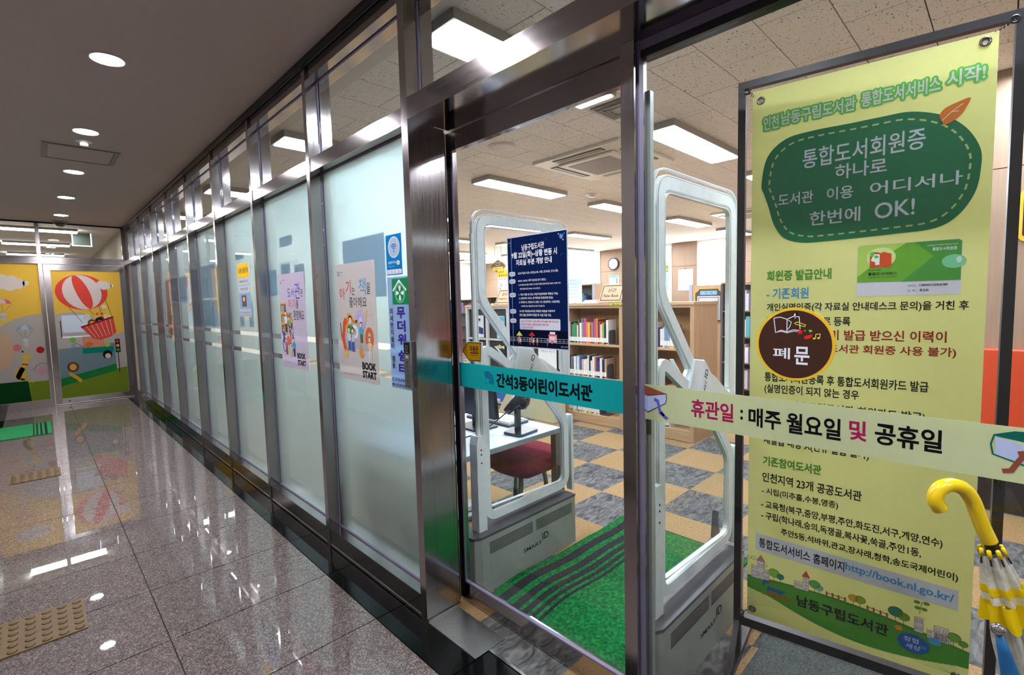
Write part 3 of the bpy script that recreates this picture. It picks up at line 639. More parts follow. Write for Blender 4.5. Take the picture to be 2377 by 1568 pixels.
for (u,v,c) in ((-1.257,1.808,(226,210,70)),(-1.228,1.808,(60,170,220)),(-1.234,1.783,(226,210,70)),(-1.538,1.797,(60,150,80)),(-1.545,1.799,(190,80,60)),(-1.530,1.80,(190,90,140))): pr.poly('dot', ink(c), ell(u,v,.0028,n=10), 4)
r_ = random.Random(3)
for k in range(22): u, v = r_.uniform(u0+.01,u1-.02), r_.uniform(1.66,1.81); pr.poly('dot', WT, ell(u,v,.0009,n=6), 2)
pr.build()
# automatic door arrow sticker
Yw = film((246,176,30), .55)
e = empty('arrow_sticker', DF.p(-1.81,1.265), 'orange yellow arrow-shaped automatic door sticker at the left edge of the sliding door', 'sticker')
mesh('backing', film((216,224,220), .4), lambda b: b.prism(DF, [(-1.842,1.355),(-1.733,1.357),(-1.735,1.262),(-1.838,1.260),(-1.885,1.307)], 0, .001), e)
pr = Print(DF, e, .0011)
pr.poly('arrow', K_, [(-1.890,1.307),(-1.846,1.353),(-1.744,1.354),(-1.752,1.263),(-1.840,1.262)], 1); pr.poly('arrow', Yw, [(-1.884,1.307),(-1.844,1.349),(-1.749,1.350),(-1.756,1.267),(-1.839,1.266)], 2)
pr.text('lettering', K_, '자동문', -1.829, -1.766, 1.305, 1.335, 3, .02); pr.rect('lettering', K_, -1.829,-1.762,1.299,1.303,3); pr.text('lettering', K_, '강제 개방을 금지합니다', -1.824,-1.769,1.287,1.294,3,.01)
pr.build()
# round closed sign
e = empty('round_sign', WF1.p(-.4135,1.408), 'round dark brown closed sign with yellow rim hanging on the glass before the banner', 'sign')
mesh('board', plain('sign_rim_yellow', (232,186,44), .4), lambda b: b.prism(WF1, ell(-.4135,1.4085,.0985,.102,48), .002, .007), e)
pr = Print(WF1, e, .0071); BW = ink((66,42,34)); WTs = ink((226,228,240)); YL = ink((226,214,70)); RD = ink((212,44,36))
pr.poly('face', BW, ell(-.4135,1.4085,.0915,.0945,48), 1)
pr.line('book_outline', WTs, [(-.465,1.481),(-.449,1.484),(-.431,1.478),(-.416,1.486),(-.401,1.485),(-.398,1.447),(-.414,1.449),(-.431,1.443),(-.446,1.447),(-.460,1.440),(-.465,1.481)], .0022, 2)
pr.line('book_outline', WTs, [(-.431,1.478),(-.431,1.443)], .0022, 2); pr.line('book_outline', WTs, [(-.429,1.476),(-.420,1.470),(-.424,1.457),(-.429,1.450)], .0018, 2); pr.line('book_outline', WTs, [(-.460,1.440),(-.446,1.444),(-.431,1.440),(-.414,1.445),(-.398,1.444)], .0018, 2)
pr.line('pencil_picture', YL, [(-.412,1.467),(-.406,1.471),(-.385,1.463),(-.387,1.458),(-.408,1.464)], .0018, 3, closed=True)
st = [(-.398+(.0095 if k%2 == 0 else .004)*math.sin(k*math.pi/5), 1.4435+(.0095 if k%2 == 0 else .004)*math.cos(k*math.pi/5)) for k in range(10)]
pr.poly('star_picture', RD, st, 4); pr.poly('leaf_picture', RD, [(-.389,1.428),(-.384,1.434),(-.367,1.438),(-.370,1.429),(-.378,1.424),(-.386,1.424)], 4)
pr.poly('heart_picture', ink((120,200,80)), [(-.373,1.4425),(-.378,1.448),(-.3755,1.4505),(-.373,1.449),(-.3705,1.450),(-.3685,1.447)], 4)
pr.poly('note_picture', YL, ell(-.364,1.4265,.0032,.0024), 4); pr.poly('note_picture', YL, ell(-.354,1.428,.0032,.0024), 4); pr.line('note_picture', YL, [(-.361,1.4265),(-.360,1.438),(-.350,1.4395),(-.351,1.428)], .0018, 4)
pr.rect('note_picture', YL, -.3863,-.3857,1.444,1.451,4); pr.rect('note_picture', YL, -.389,-.383,1.4472,1.4478,4)
pr.text('lettering', WTs, '폐', -.466, -.422, 1.366, 1.398, 4, .012); pr.text('lettering', WTs, '문', -.411, -.374, 1.353, 1.403, 4, .022)
pr.build()
mesh('suction_cup', glass('vinyl_clear', (225,232,236), .1), lambda b: b.lathe(WF1.p(-.4105,1.4935,.001), [(.0075,0),(.006,.008),(.003,.0085),(.003,.011)], 16, axis=(-1,0,0)), e, smooth=True)
mesh('hook', plain('hook_white', (216,220,228)), lambda b: b.tube([WF1.p(-.4105,1.4935,.012),WF1.p(-.4105,1.487,.014),WF1.p(-.4105,1.480,.009)], .002, 6), e)
# door push button
e = empty('door_button', (1.235,1.96,1.15), 'slim grey push-to-open switch plate on the front of the door pillar', 'switch')
box('housing', steel('switch_steel', (176,176,180), .3), e, 1.236, 1.2565, 1.937, 1.992, 1.152, 1.370)
SF = frX(1.2358); pr = Print(SF, e, .0003)
pr.rect('black_plate', ink((24,24,26)), -1.988, -1.941, 1.312, 1.366, 1); pr.line('symbol', ink((150,150,154)), ell(-1.965,1.342,.010), .0015, 2, closed=True); pr.text('symbol', ink((150,150,154)), 'PUSH', -1.977,-1.953,1.317,1.324,2)
for v in (1.303,1.298,1.293): pr.rect('symbol', ink((225,225,228)), -1.978,-1.952,v,v+.002,1)
pr.vtext('lettering', ink((50,50,60)), '눌러주세요', -1.972,-1.957,1.175,1.285,1); pr.rect('black_plate', ink((70,70,76)), -1.985,-1.944,1.160,1.163,1); pr.build()
# blue cooling-centre sign
e = sheet('vertical_sign', GF, -2.277, -1.975, 1.108, 1.685, film((176,206,242), .45), 'tall light blue heat shelter sign on frosted glass beside the door pillar', 'sign', .0015)
pr = Print(GF, e, .0016); GN = ink((8,128,74)); PU = ink((52,40,138)); W2 = ink((222,230,236))
pr.rect('emblem_square', GN, -2.233,-2.03,1.544,1.676,1)
pr.line('emblem', W2, [(-2.225,1.614),(-2.165,1.664),(-2.10,1.614)], .011, 2); pr.line('emblem', ink((120,200,150)), ell(-2.160,1.602,.046,.050), .003, 2, closed=True); pr.line('emblem', W2, ell(-2.160,1.602,.040,.043), .0015, 2, closed=True)
for k in range(4):
    a = k*math.pi/2; pr.poly('emblem', W2, [(-2.160+math.cos(a)*r-math.sin(a)*q, 1.602+math.sin(a)*r+math.cos(a)*q) for r, q in ((.006,.0),(.018,-.008),(.034,-.011),(.038,0),(.034,.011),(.018,.008))], 3)
pr.vtext('lettering', PU, '무더위', -2.198,-2.120,1.332,1.536,2,.04); pr.vtext('lettering', PU, '쉼터', -2.200,-2.124,1.181,1.316,2,.04)
pr.vtext('lettering', K_, '미세먼지쉼터', -2.264,-2.236,1.309,1.527,2,.02); pr.vtext('lettering', K_, '겸용', -2.262,-2.234,1.209,1.279,2,.02)
pr.text('lettering', K_, '(COOLING CENTER)', -2.270,-2.02,1.141,1.162,2,.015); pr.text('lettering', K_, '인천광역시 남동구', -2.250,-2.06,1.117,1.132,2,.01); pr.poly('emblem', NV, ell(-2.262,1.125,.008), 2); pr.build()
# wifi sticker
e = sheet('wifi_sticker', GF, -2.277, -2.130, 1.695, 1.900, film((40,170,236), .6), 'bright blue free wifi sticker with round symbol above the blue sign', 'sticker', .0015)
pr = Print(GF, e, .0016); pr.poly('disc', ink((190,200,212)), ell(-2.200,1.835,.056,.054), 1); pr.poly('disc', ink((160,176,196)), ell(-2.200,1.835,.049,.047), 2)
for k, r in enumerate((.012,.022,.032)): pr.line('wifi_symbol', ink((20,110,190)), arc(-2.200,1.818,r,140,40,8), .006, 3)
pr.poly('wifi_symbol', ink((20,110,190)), ell(-2.200,1.815,.005), 3); pr.text('lettering', ink((200,226,244)), '공공와이파이', -2.259,-2.183,1.752,1.766,2,.01); pr.poly('bubble', ink((220,228,236)), ell(-2.163,1.755,.015,.011), 2); pr.text('lettering', NV, 'Free', -2.173,-2.153,1.751,1.759,3,.01)
pr.text('lettering', ink((150,206,240)), 'Public WiFi', -2.255,-2.20,1.736,1.742,2); pr.rect('footer', ink((206,212,226)), -2.273,-2.134,1.700,1.723,2)
for i, u in enumerate((-2.258,-2.226,-2.195,-2.160)): pr.poly('footer', ink(((60,90,150),(90,96,110),(90,96,110),(150,40,60))[i]), ell(u,1.714,.003), 3); pr.rect('footer', ink((90,96,110)), u-.008,u+.008,1.705,1.707,3)
pr.build()
SK = (232,190,156)
def person(pr, u, v, h, top, bot, hair, lay=4, face=SK):
    global PN; PN = globals().get('PN', 0)+1; fg = 'figure#%d' % PN
    pr.poly(fg, ink(top), [(u-h*.13,v+h*.38),(u+h*.13,v+h*.38),(u+h*.12,v+h*.72),(u-h*.12,v+h*.72)], lay)
    pr.rect(fg, ink(bot), u-h*.11,u-h*.02,v,v+h*.4,lay); pr.rect(fg, ink(bot), u+h*.02,u+h*.11,v,v+h*.4,lay)
    pr.poly(fg, ink(hair), ell(u,v+h*.88,h*.125,n=12), lay); pr.poly(fg, ink(face), ell(u,v+h*.85,h*.10,n=12), lay+1)
    pr.line(fg, ink(top), [(u-h*.12,v+h*.68),(u-h*.2,v+h*.5)], h*.06, lay); pr.line(fg, ink(top), [(u+h*.12,v+h*.68),(u+h*.22,v+h*.55)], h*.06, lay)
BT = ink((30,30,34))
# book start poster, nearest
e = sheet('picture_poster', GF, -2.886, -2.405, 1.102, 1.790, film((226,219,218), .40), 'large pale poster with children and animals and black english title, nearest the door pillar', 'poster')
pr = Print(GF, e, .0013); BLs = ink((90,160,196)); RDs = ink((190,76,70))
pr.poly('logo', ink((150,160,200)), ell(-2.845,1.742,.010), 1); pr.poly('logo', ink((110,140,60)), ell(-2.845,1.728,.009,.006), 2); pr.text('logo', BT, '음기북그린재단', -2.833,-2.780,1.738,1.746,1); pr.text('logo', ink((110,120,110)), 'Bookstart Korea', -2.833,-2.785,1.722,1.727,1)
pr.text('handwriting', RDs, '아', -2.837,-2.765,1.580,1.650,2); pr.text('handwriting', RDs, '기', -2.752,-2.690,1.612,1.690,2); pr.text('handwriting', BT, '는', -2.680,-2.640,1.605,1.655,2)
pr.text('handwriting', BLs, '책', -2.592,-2.512,1.600,1.696,2); pr.text('handwriting', BT, '을', -2.503,-2.462,1.606,1.668,2); pr.text('handwriting', BT, '좋아해요', -2.718,-2.508,1.532,1.592,2)
pr.poly('sofa', ink((168,168,172)), [(-2.79,1.30),(-2.50,1.285),(-2.49,1.37),(-2.55,1.36),(-2.57,1.44),(-2.72,1.45),(-2.74,1.38),(-2.80,1.38)], 2)
pr.line('giraffe', ink((212,150,70)), [(-2.755,1.40),(-2.760,1.455),(-2.735,1.488),(-2.70,1.475),(-2.67,1.448),(-2.63,1.445)], .026, 3)
for q in range(14): pr.poly('giraffe', ink((150,84,40)), ell(-2.755+.009*q, (1.42,1.45,1.474,1.484,1.482,1.474,1.466,1.458,1.452,1.448,1.447,1.446,1.446,1.446)[q], .004, n=6), 4)
pr.line('elephant', ink((176,164,206)), arc(-2.590,1.460,.045,200,-80,14), .034, 3); pr.poly('elephant', ink((196,186,220)), ell(-2.588,1.458,.022), 4)
pr.line('bird', ink((216,220,236)), arc(-2.665,1.39,.032,160,-120,12), .022, 4)
pr.line('tiger', ink((206,86,44)), [(-2.79,1.45),(-2.80,1.40),(-2.815,1.35),(-2.80,1.30),(-2.775,1.27)], .036, 3); pr.poly('tiger', ink((206,86,44)), ell(-2.778,1.45,.022), 4); pr.line('tiger', BT, [(-2.845,1.44),(-2.84,1.39),(-2.83,1.35)], .008, 3)
pr.line('fox', ink((208,96,40)), arc(-2.495,1.36,.034,220,-90,12,.048), .026, 4)
person(pr, -2.715, 1.285, .20, (60,140,84), (70,110,180), (40,36,36), 5); person(pr, -2.735,1.280,.14,(200,206,220),(60,90,170),(90,50,40),7); person(pr, -2.690,1.275,.14,(190,190,200),(60,90,170),(90,50,40),7); person(pr,-2.585,1.33,.12,(60,160,200),(90,80,40),(40,36,36),6)
person(pr, -2.492, 1.24, .13, SK, (226,226,230), (120,70,50), 6)
pr.poly('fox', ink((208,140,70)), [(-2.62,1.27),(-2.60,1.33),(-2.585,1.29),(-2.565,1.26),(-2.59,1.245),(-2.615,1.25)], 5); pr.poly('cat', ink((220,186,70)), [(-2.80,1.24),(-2.785,1.29),(-2.765,1.27),(-2.765,1.235)], 5); pr.line('cat', ink((220,180,90)), [(-2.535,1.45),(-2.525,1.50),(-2.51,1.515)], .014, 4)
for k in range(5): pr.rect('dash', ink((214,180,80)), -2.50+.012*k,-2.495+.012*k,1.48+.006*(k%3),1.49+.006*(k%3),4)
pr.text('title', BT, 'BOOK', -2.594,-2.434,1.176,1.220,2,.05); pr.text('title', BT, 'START', -2.594,-2.434,1.128,1.170,2,.05)
pr.text('credit', BT, '북스타트', -2.82,-2.785,1.130,1.136,1); pr.text('credit', ink((170,40,50)), '남동구립도서관', -2.765,-2.705,1.130,1.136,1); pr.build()
# second
e = sheet('picture_poster', GF, -3.848, -3.362, 1.096, 1.784, film((224,213,232), .40), 'pinkish lilac poster with a bookshelf drawing and black english title, second from the pillar', 'poster')
pr = Print(GF, e, .0013); BL2 = ink((70,80,180))
pr.text('logo', BT, '음기북그린재단', -3.78,-3.72,1.734,1.744,1); pr.poly('logo', ink((150,150,70)), ell(-3.80,1.722,.010), 1)
pr.text('handwriting', BL2, '도서', -3.680,-3.555,1.610,1.680,2); pr.text('handwriting', BL2, '관', -3.540,-3.445,1.600,1.712,2); pr.text('handwriting', BT, '은', -3.440,-3.395,1.615,1.665,2)
pr.text('handwriting', ink((196,90,90)), '아기', -3.675,-3.545,1.530,1.600,2); pr.text('handwriting', BT, '를', -3.530,-3.485,1.532,1.590,2); pr.text('handwriting', BT, '환영해요', -3.585,-3.395,1.450,1.520,2)
OR = ink((214,160,70))
for (a,b_,c,d) in ((-3.838,-3.722,1.345,1.575),(-3.722,-3.652,1.395,1.505)):
    pr.rect('bookcase', OR, a,b_,c,d,2)
    nn = 3 if a < -3.8 else 2
    for k in range(nn):
        y_ = c+.01+(d-c)*k/nn; pr.rect('bookcase', ink((120,90,60)), a+.012,b_-.008,y_,y_+(d-c)/nn-.02,3)
        for q in range(6): pr.rect('bookcase', ink(((70,110,180),(200,80,70),(90,160,110),(220,200,120),(120,90,160),(220,220,220))[(q+k)%6]), a+.016+q*.013, a+.026+q*.013 if a+.026+q*.013 < b_-.01 else b_-.01, y_, y_+(d-c)/nn*.62, 4)
person(pr,-3.735,1.36,.16,(220,222,230),(80,60,60),(40,36,36),5)
for (u,v,h_,t_,b_) in ((-3.67,1.36,.12,(110,170,110),(60,60,120)),(-3.63,1.38,.12,(210,150,90),(90,60,60)),(-3.75,1.195,.12,(190,90,160),(150,80,60)),(-3.66,1.175,.11,(220,200,90),(210,190,90)),(-3.605,1.185,.14,(60,160,210),(50,60,90)),(-3.66,1.30,.10,(200,110,50),(200,110,50)),(-3.79,1.28,.11,(60,80,160),(60,60,80)),(-3.62,1.31,.09,(150,190,220),(60,90,180))): person(pr,u,v,h_,t_,b_,(70,44,36),6)
pr.line('wheelchair', ink((60,90,150)), arc(-3.785,1.265,.035,60,300,14,.05), .007, 5)
pr.poly('star_picture', ink((206,110,80)), ell(-3.705,1.30,.03,.035,8), 5)
pr.text('title', BT, 'BOOK', -3.556,-3.41,1.174,1.216,2,.05); pr.text('title', BT, 'START', -3.556,-3.41,1.126,1.166,2,.05); pr.text('credit', BT, '북스타트  남동구립', -3.80,-3.70,1.13,1.137,1); pr.build()
# third, yellow header
e = sheet('notice_poster', GF, -4.842, -4.520, 1.468, 1.935, film((232,232,240), .42), 'narrow white notice with yellow header and a small photo, third poster from the pillar', 'poster')
pr = Print(GF, e, .0013); BG = ink((134,172,208))
pr.rect('header', ink((240,190,20)), -4.836,-4.526,1.808,1.928,1); pr.text('heading', BT, '도서관 노랑쉼 이용', -4.81,-4.545,1.845,1.895,2,.015)
pr.rect('bar', BG, -4.836,-4.526,1.738,1.744,1); pr.text('lettering', BT, '이용방법 안내 드립니다', -4.80,-4.56,1.765,1.785,1); pr.text('lettering', BT, '대여 반납 일정', -4.78,-4.58,1.700,1.720,1)
pr.rect('picture_ground', BG, -4.836,-4.526,1.535,1.675,1); pr.rect('photo', ink((120,84,66)), -4.76,-4.63,1.555,1.655,2); pr.poly('photo', ink((206,186,170)), ell(-4.70,1.62,.03,.02), 3)
pr.text('lettering', BT, '문의 간석3동 어린이도서관', -4.81,-4.55,1.495,1.512,1); pr.rect('bar', BG, -4.836,-4.526,1.478,1.483,1); pr.build()
# notices on the inner face of the frosted glass
IF = frX(1.3445)
BLU = film((214,228,244), .85)
inner = [(-2.785,-2.305,1.590,1.925,'wide pale blue sheet seen through frosted glass behind the nearest picture poster'),
 (-3.80,-3.56,1.985,2.055,'small blue-grey sheet high behind the frosted glass above the lilac poster'),(-4.085,-3.90,1.635,1.835,'blue-grey sheet behind frosted glass left of the lilac poster'),(-3.545,-3.37,1.640,1.840,'blue-grey sheet behind frosted glass right of the lilac poster'),(-3.80,-3.62,1.70,1.86,'blue-grey sheet behind frosted glass peeping above the lilac poster'),
 (-4.90,-4.65,1.975,2.03,'small blue-grey sheet high behind the frosted glass above the yellow-header notice'),(-4.87,-4.76,1.38,1.48,'tiny sheet behind frosted glass below left of the yellow-header notice'),(-4.62,-4.50,1.38,1.60,'narrow sheet behind frosted glass right of the yellow-header notice'),
 (-6.20,-5.60,1.66,2.00,'wide blue-grey sheet behind the fourth frosted pane from the pillar, upper one'),(-6.20,-5.60,1.36,1.64,'wide blue-grey sheet behind the fourth frosted pane from the pillar, lower one'),(-7.30,-6.85,1.64,1.95,'blue-grey sheet behind the fifth frosted pane from the pillar'),(-8.2,-7.9,1.2,1.95,'orange and white sheet behind the sixth frosted pane from the pillar')]
for k, (a,b_,c,d,l) in enumerate(inner):
    e = sheet('window_notice', Fr((1.345,0,0),(0,-1,0),(1,0,0)), a,b_,c,d, BLU if k < 11 else film((240,200,180),.8), l, 'sheet', .0008)
# mural on the end wall
MF = Fr((0,YE+.0455,0),(1,0,0),(0,-1,0)); MF2 = Fr((0,YE+.0295,0),(1,0,0),(0,-1,0)); TR = .38
def mural(F, u0, u1, v0, v1, label):
    c = film((224,188,82), TR); e = empty('glass_mural', F.p((u0+u1)/2,v0), label, 'mural')
    mesh('sky_film', c, lambda b: b.fbox(F,u0,u1,v0,v1,0,.0008), e); return e, Print(F, e, .001)
def clip(poly, u0, u1, v0, v1):
    for ax, lim, sg in ((0,u0,1),(0,u1,-1),(1,v0,1),(1,v1,-1)):
        o = []
        for i in range(len(poly)):
            a, b = poly[i-1], poly[i]; da, db = (a[ax]-lim)*sg, (b[ax]-lim)*sg
            if (da >= 0) != (db >= 0):
                t = da/(da-db); o.append((a[0]+(b[0]-a[0])*t, a[1]+(b[1]-a[1])*t))
            if db >= 0: o.append(b)
        poly = o
        if not poly: return poly
    return poly
e, pr = mural(MF, .264, 1.146, .107, 2.233, 'yellow mural of a hot air balloon on the glass door at the corridor end')
HG = film((186,180,176), TR); GGm = film((120,140,44), .3); RDm = film((222,82,70), TR); WTm = film((224,214,208), TR); dk = film((70,46,40), .2)
pr.poly('hill', HG, clip([(.2,1.48),(.3,1.52),(.45,1.545),(.60,1.53),(.75,1.45),(.86,1.30),(.95,1.14),(1.02,1.13),(1.2,1.20),(1.2,.1),(.2,.1)], .264,1.146,.107,2.233), 1)
pr.poly('grass', GGm, clip([(.2,.34),(.6,.42),(1.0,.53),(1.2,.56),(1.2,.1),(.2,.1)], .264,1.146,.107,2.233), 2)
pr.poly('reflection_patch', film((112,132,138), .2), [(.265,.93),(1.0,.99),(1.0,.60),(.265,.44)], 2); pr.poly('reflection_patch', film((34,120,60), .2), [(.265,.44),(1.0,.62),(1.0,.50),(.265,.31)], 3)  # bluish reflection in the door glass, painted into the mural with a green edge
pr.rect('board', film((214,226,236), .3), .345,.70,1.20,1.49,2); pr.rect('board', ink((60,72,64)), .318,.332,1.12,1.40,3); pr.rect('board', ink((222,226,230)), .332,.93,1.115,1.14,3)
pr.rect('banner_strip', film((20,130,110), .3), .57,.98,.83,.93,4); pr.rect('banner_strip', film((226,150,120),.4), .58,.86,.93,1.12,3)
def tilt(poly, cx_, cy_, a): return [(cx_+(x-cx_)*math.cos(a)-(y-cy_)*math.sin(a), cy_+(x-cx_)*math.sin(a)+(y-cy_)*math.cos(a)) for x, y in poly]
cx_, cy_, rx, ry = .628, 1.872, .335, .295
pr.poly('balloon', RDm, ell(cx_,cy_,rx,ry,40,rot=-.12), 4)
def gore(a, b_):
    L = [(cx_+rx*a*math.sin(t), cy_+ry*math.cos(t)) for t in [math.pi*k/14 for k in range(15)]]; Rr = [(cx_+rx*b_*math.sin(t), cy_+ry*math.cos(t)) for t in [math.pi*k/14 for k in range(14,-1,-1)]]
    return tilt(L+Rr, cx_, cy_, .32)
pr.poly('balloon_stripe', WTm, gore(-.72,-.22), 5); pr.poly('balloon_stripe', WTm, gore(.28,.74), 5)
for (a,b_) in ((.44,.83),):
    pass
for p in ([(.44,1.64),(.60,1.36)],[(.83,1.66),(.86,1.43)],[(.92,1.76),(1.00,1.42)],[(.70,1.58),(.76,1.48)]): pr.line('rope', dk, p, .006, 5)
for (x,y,r) in ((.72,1.35,.055),(.845,1.40,.05),(.66,1.45,.05),(.93,1.44,.05),(.90,1.62,.035)): pr.poly('animal', WTm if y > 1.42 else film((120,72,44),.3), ell(x,y,r,r*1.1,16), 5)
pr.poly('animal', film((226,180,90),.3), ell(.725,1.34,.036,.04,14), 6); pr.poly('animal', film((40,30,34),.2), ell(.82,1.39,.055,.05,16), 6); pr.poly('animal', film((232,200,180),.3), ell(.83,1.365,.035,.03,14), 7); pr.line('animal', film((230,200,80),.3), [(.95,1.42),(.93,1.60)], .03, 6)
for x in (.80,.86): pr.poly('animal', RDm, ell(x,1.50,.02,n=10), 7)
pr.poly('basket', RDm, [(.575,1.28),(.68,1.33),(1.01,1.44),(1.035,1.17),(.96,1.10),(.82,1.055),(.73,1.07)], 8)
for k in range(6): pr.line('basket_stripe', film((240,190,180),.3), [(.64+.065*k,1.30+.022*k),(.76+.045*k,1.08+.012*k)], .008, 9)
pr.line('basket_stripe', film((150,40,44),.3), [(.575,1.28),(.70,1.325),(.86,1.385),(1.01,1.44)], .03, 9)
def cloud(pr, x, y, s, lay=6):
    for dx, dy, r in ((-.9,0,.32),(-.4,.18,.42),(.15,.12,.40),(.6,-.02,.32),(.95,-.06,.2),(0,-.18,.45),(-.5,-.16,.35),(.5,-.2,.3)): pr.poly('cloud', WTm, ell(x+dx*s,y+dy*s*1.1,r*s,r*s*1.1,18), lay+ (int(dx*10)%3)*.2)
cloud(pr, .92, 1.99, .115, 6)
pr.rect('traffic_light', film((34,32,38),.15), 1.005,1.072,.815,1.05,6); pr.rect('traffic_light', film((34,32,38),.15), 1.030,1.042,.46,.815,6)
for v, c in ((1.01,(220,60,50)),(.935,(230,190,50)),(.86,(60,150,90))): pr.poly('lamp', film(c,.3), ell(1.039,v,.022,.027,14), 7)
for (u,v,r,c) in ((.455,1.075,.04,(120,190,70)),(.46,.98,.03,(150,160,200)),(.90,.965,.038,(180,196,80))): pr.poly('toy_balloon', film(c,.35), ell(u,v,r,r*1.15,18), 6)
pr.poly('lion', film((110,62,40),.25), ell(.43,.62,.075,.085,18), 6); pr.poly('lion', film((220,170,90),.3), ell(.43,.62,.045,.055,16), 7); pr.line('lion', film((220,170,60),.3), [(.38,.52),(.48,.42),(.52,.36)], .05, 6)
pr.poly('girl', film((30,26,30),.2), ell(.89,.79,.065,.075,18), 6); pr.poly('girl', film((226,196,180),.3), ell(.895,.765,.04,.045,16), 7)
pr.line('elephant_outline', film((110,120,150),.3), [(.56,.86),(.58,.72),(.66,.62),(.76,.60),(.84,.68)], .008, 6); pr.line('elephant_outline', film((90,70,60),.3), [(.46,1.04),(.56,.97),(.66,.94)], .006, 6); pr.poly('elephant_outline', film((220,110,60),.3), ell(.66,.985,.05,.04,14), 6)
pr.build()
e, pr = mural(MF2, XL+.01, .120, .127, 2.333, 'yellow mural with clouds and parachuting animals on the fixed glass left of the balloon door')
pr.poly('hill', HG, clip([(-.7,1.20),(-.5,1.28),(-.35,1.36),(-.2,1.46),(0,1.52),(.13,1.53),(.13,.12),(-.7,.12)], XL+.01,.12,.127,2.333), 1)
pr.poly('beige_hill', film((214,178,150), TR), clip([(-.62,1.2),(-.3,1.25),(-.22,1.0),(-.3,.7),(-.62,.6)], XL+.01,.12,.127,2.333), 2)  # beige part of the printed hill
pr.poly('grass', GGm, clip([(-.7,.42),(.13,.44),(.13,.12),(-.7,.12)], XL+.01,.12,.127,2.333), 3); pr.poly('grass', film((18,64,30),.2), clip([(-.7,.46),(-.12,.46),(-.10,.12),(-.7,.12)], XL+.01,.12,.127,2.333), 4)
cloud(pr, -.22, 2.03, .19, 5)
def para(pr, u, v, c1, c2, s=1.0):
    pr.poly('parachute', film(c1,.35), arc(u,v,.10*s,180,0,12,.075*s), 5); pr.poly('parachute', film(c2,.35), arc(u,v,.045*s,180,0,10,.075*s), 6)
    for q in (-.095,0,.095): pr.line('string', film((130,120,120),.3), [(u+q*s,v),(u,v-.17*s)], .004, 5)
    pr.poly('animal', film((206,206,212),.35), ell(u,v-.17*s,.035*s,n=12), 6); pr.poly('animal', film((196,200,208),.35), ell(u,v-.235*s,.03*s,.045*s,12), 6)
para(pr, -.10, 1.28, (150,170,190), (190,204,214)); para(pr, -.32, 1.70, (216,110,110), (226,200,190))
for (u,v,c) in ((.055,.945,(176,44,46)),(-.205,1.0,(214,120,130))): pr.poly('toy_balloon', film(c,.3), ell(u,v,.048,.055,20), 5)
pr.line('giraffe', film((222,186,80),.35), [(-.24,.50),(-.20,.60),(-.13,.74),(-.13,.86),(-.06,.84)], .06, 5); pr.poly('giraffe', film((222,186,80),.35), ell(-.19,.58,.07,.11,16), 5); pr.line('giraffe', film((190,50,40),.3), [(-.17,.735),(-.10,.72)], .022, 6)
pr.line('giraffe', film((60,40,30),.3), [(-.15,.92),(-.15,.95)], .02, 6); pr.line('giraffe', film((222,186,80),.35), [(-.20,.5),(-.05,.44)], .03, 5)
pr.line('whale', film((120,110,130),.3), [(-.05,.62),(.0,.70),(.06,.73),(.12,.72)], .008, 5); pr.poly('whale', film((206,160,170),.35), ell(.06,.60,.06,.08,14), 4)
pr.poly('shadow_post', film((108,104,96),.25), ell(.02,.95,.09,.2,20), 3) if False else None
pr.build()

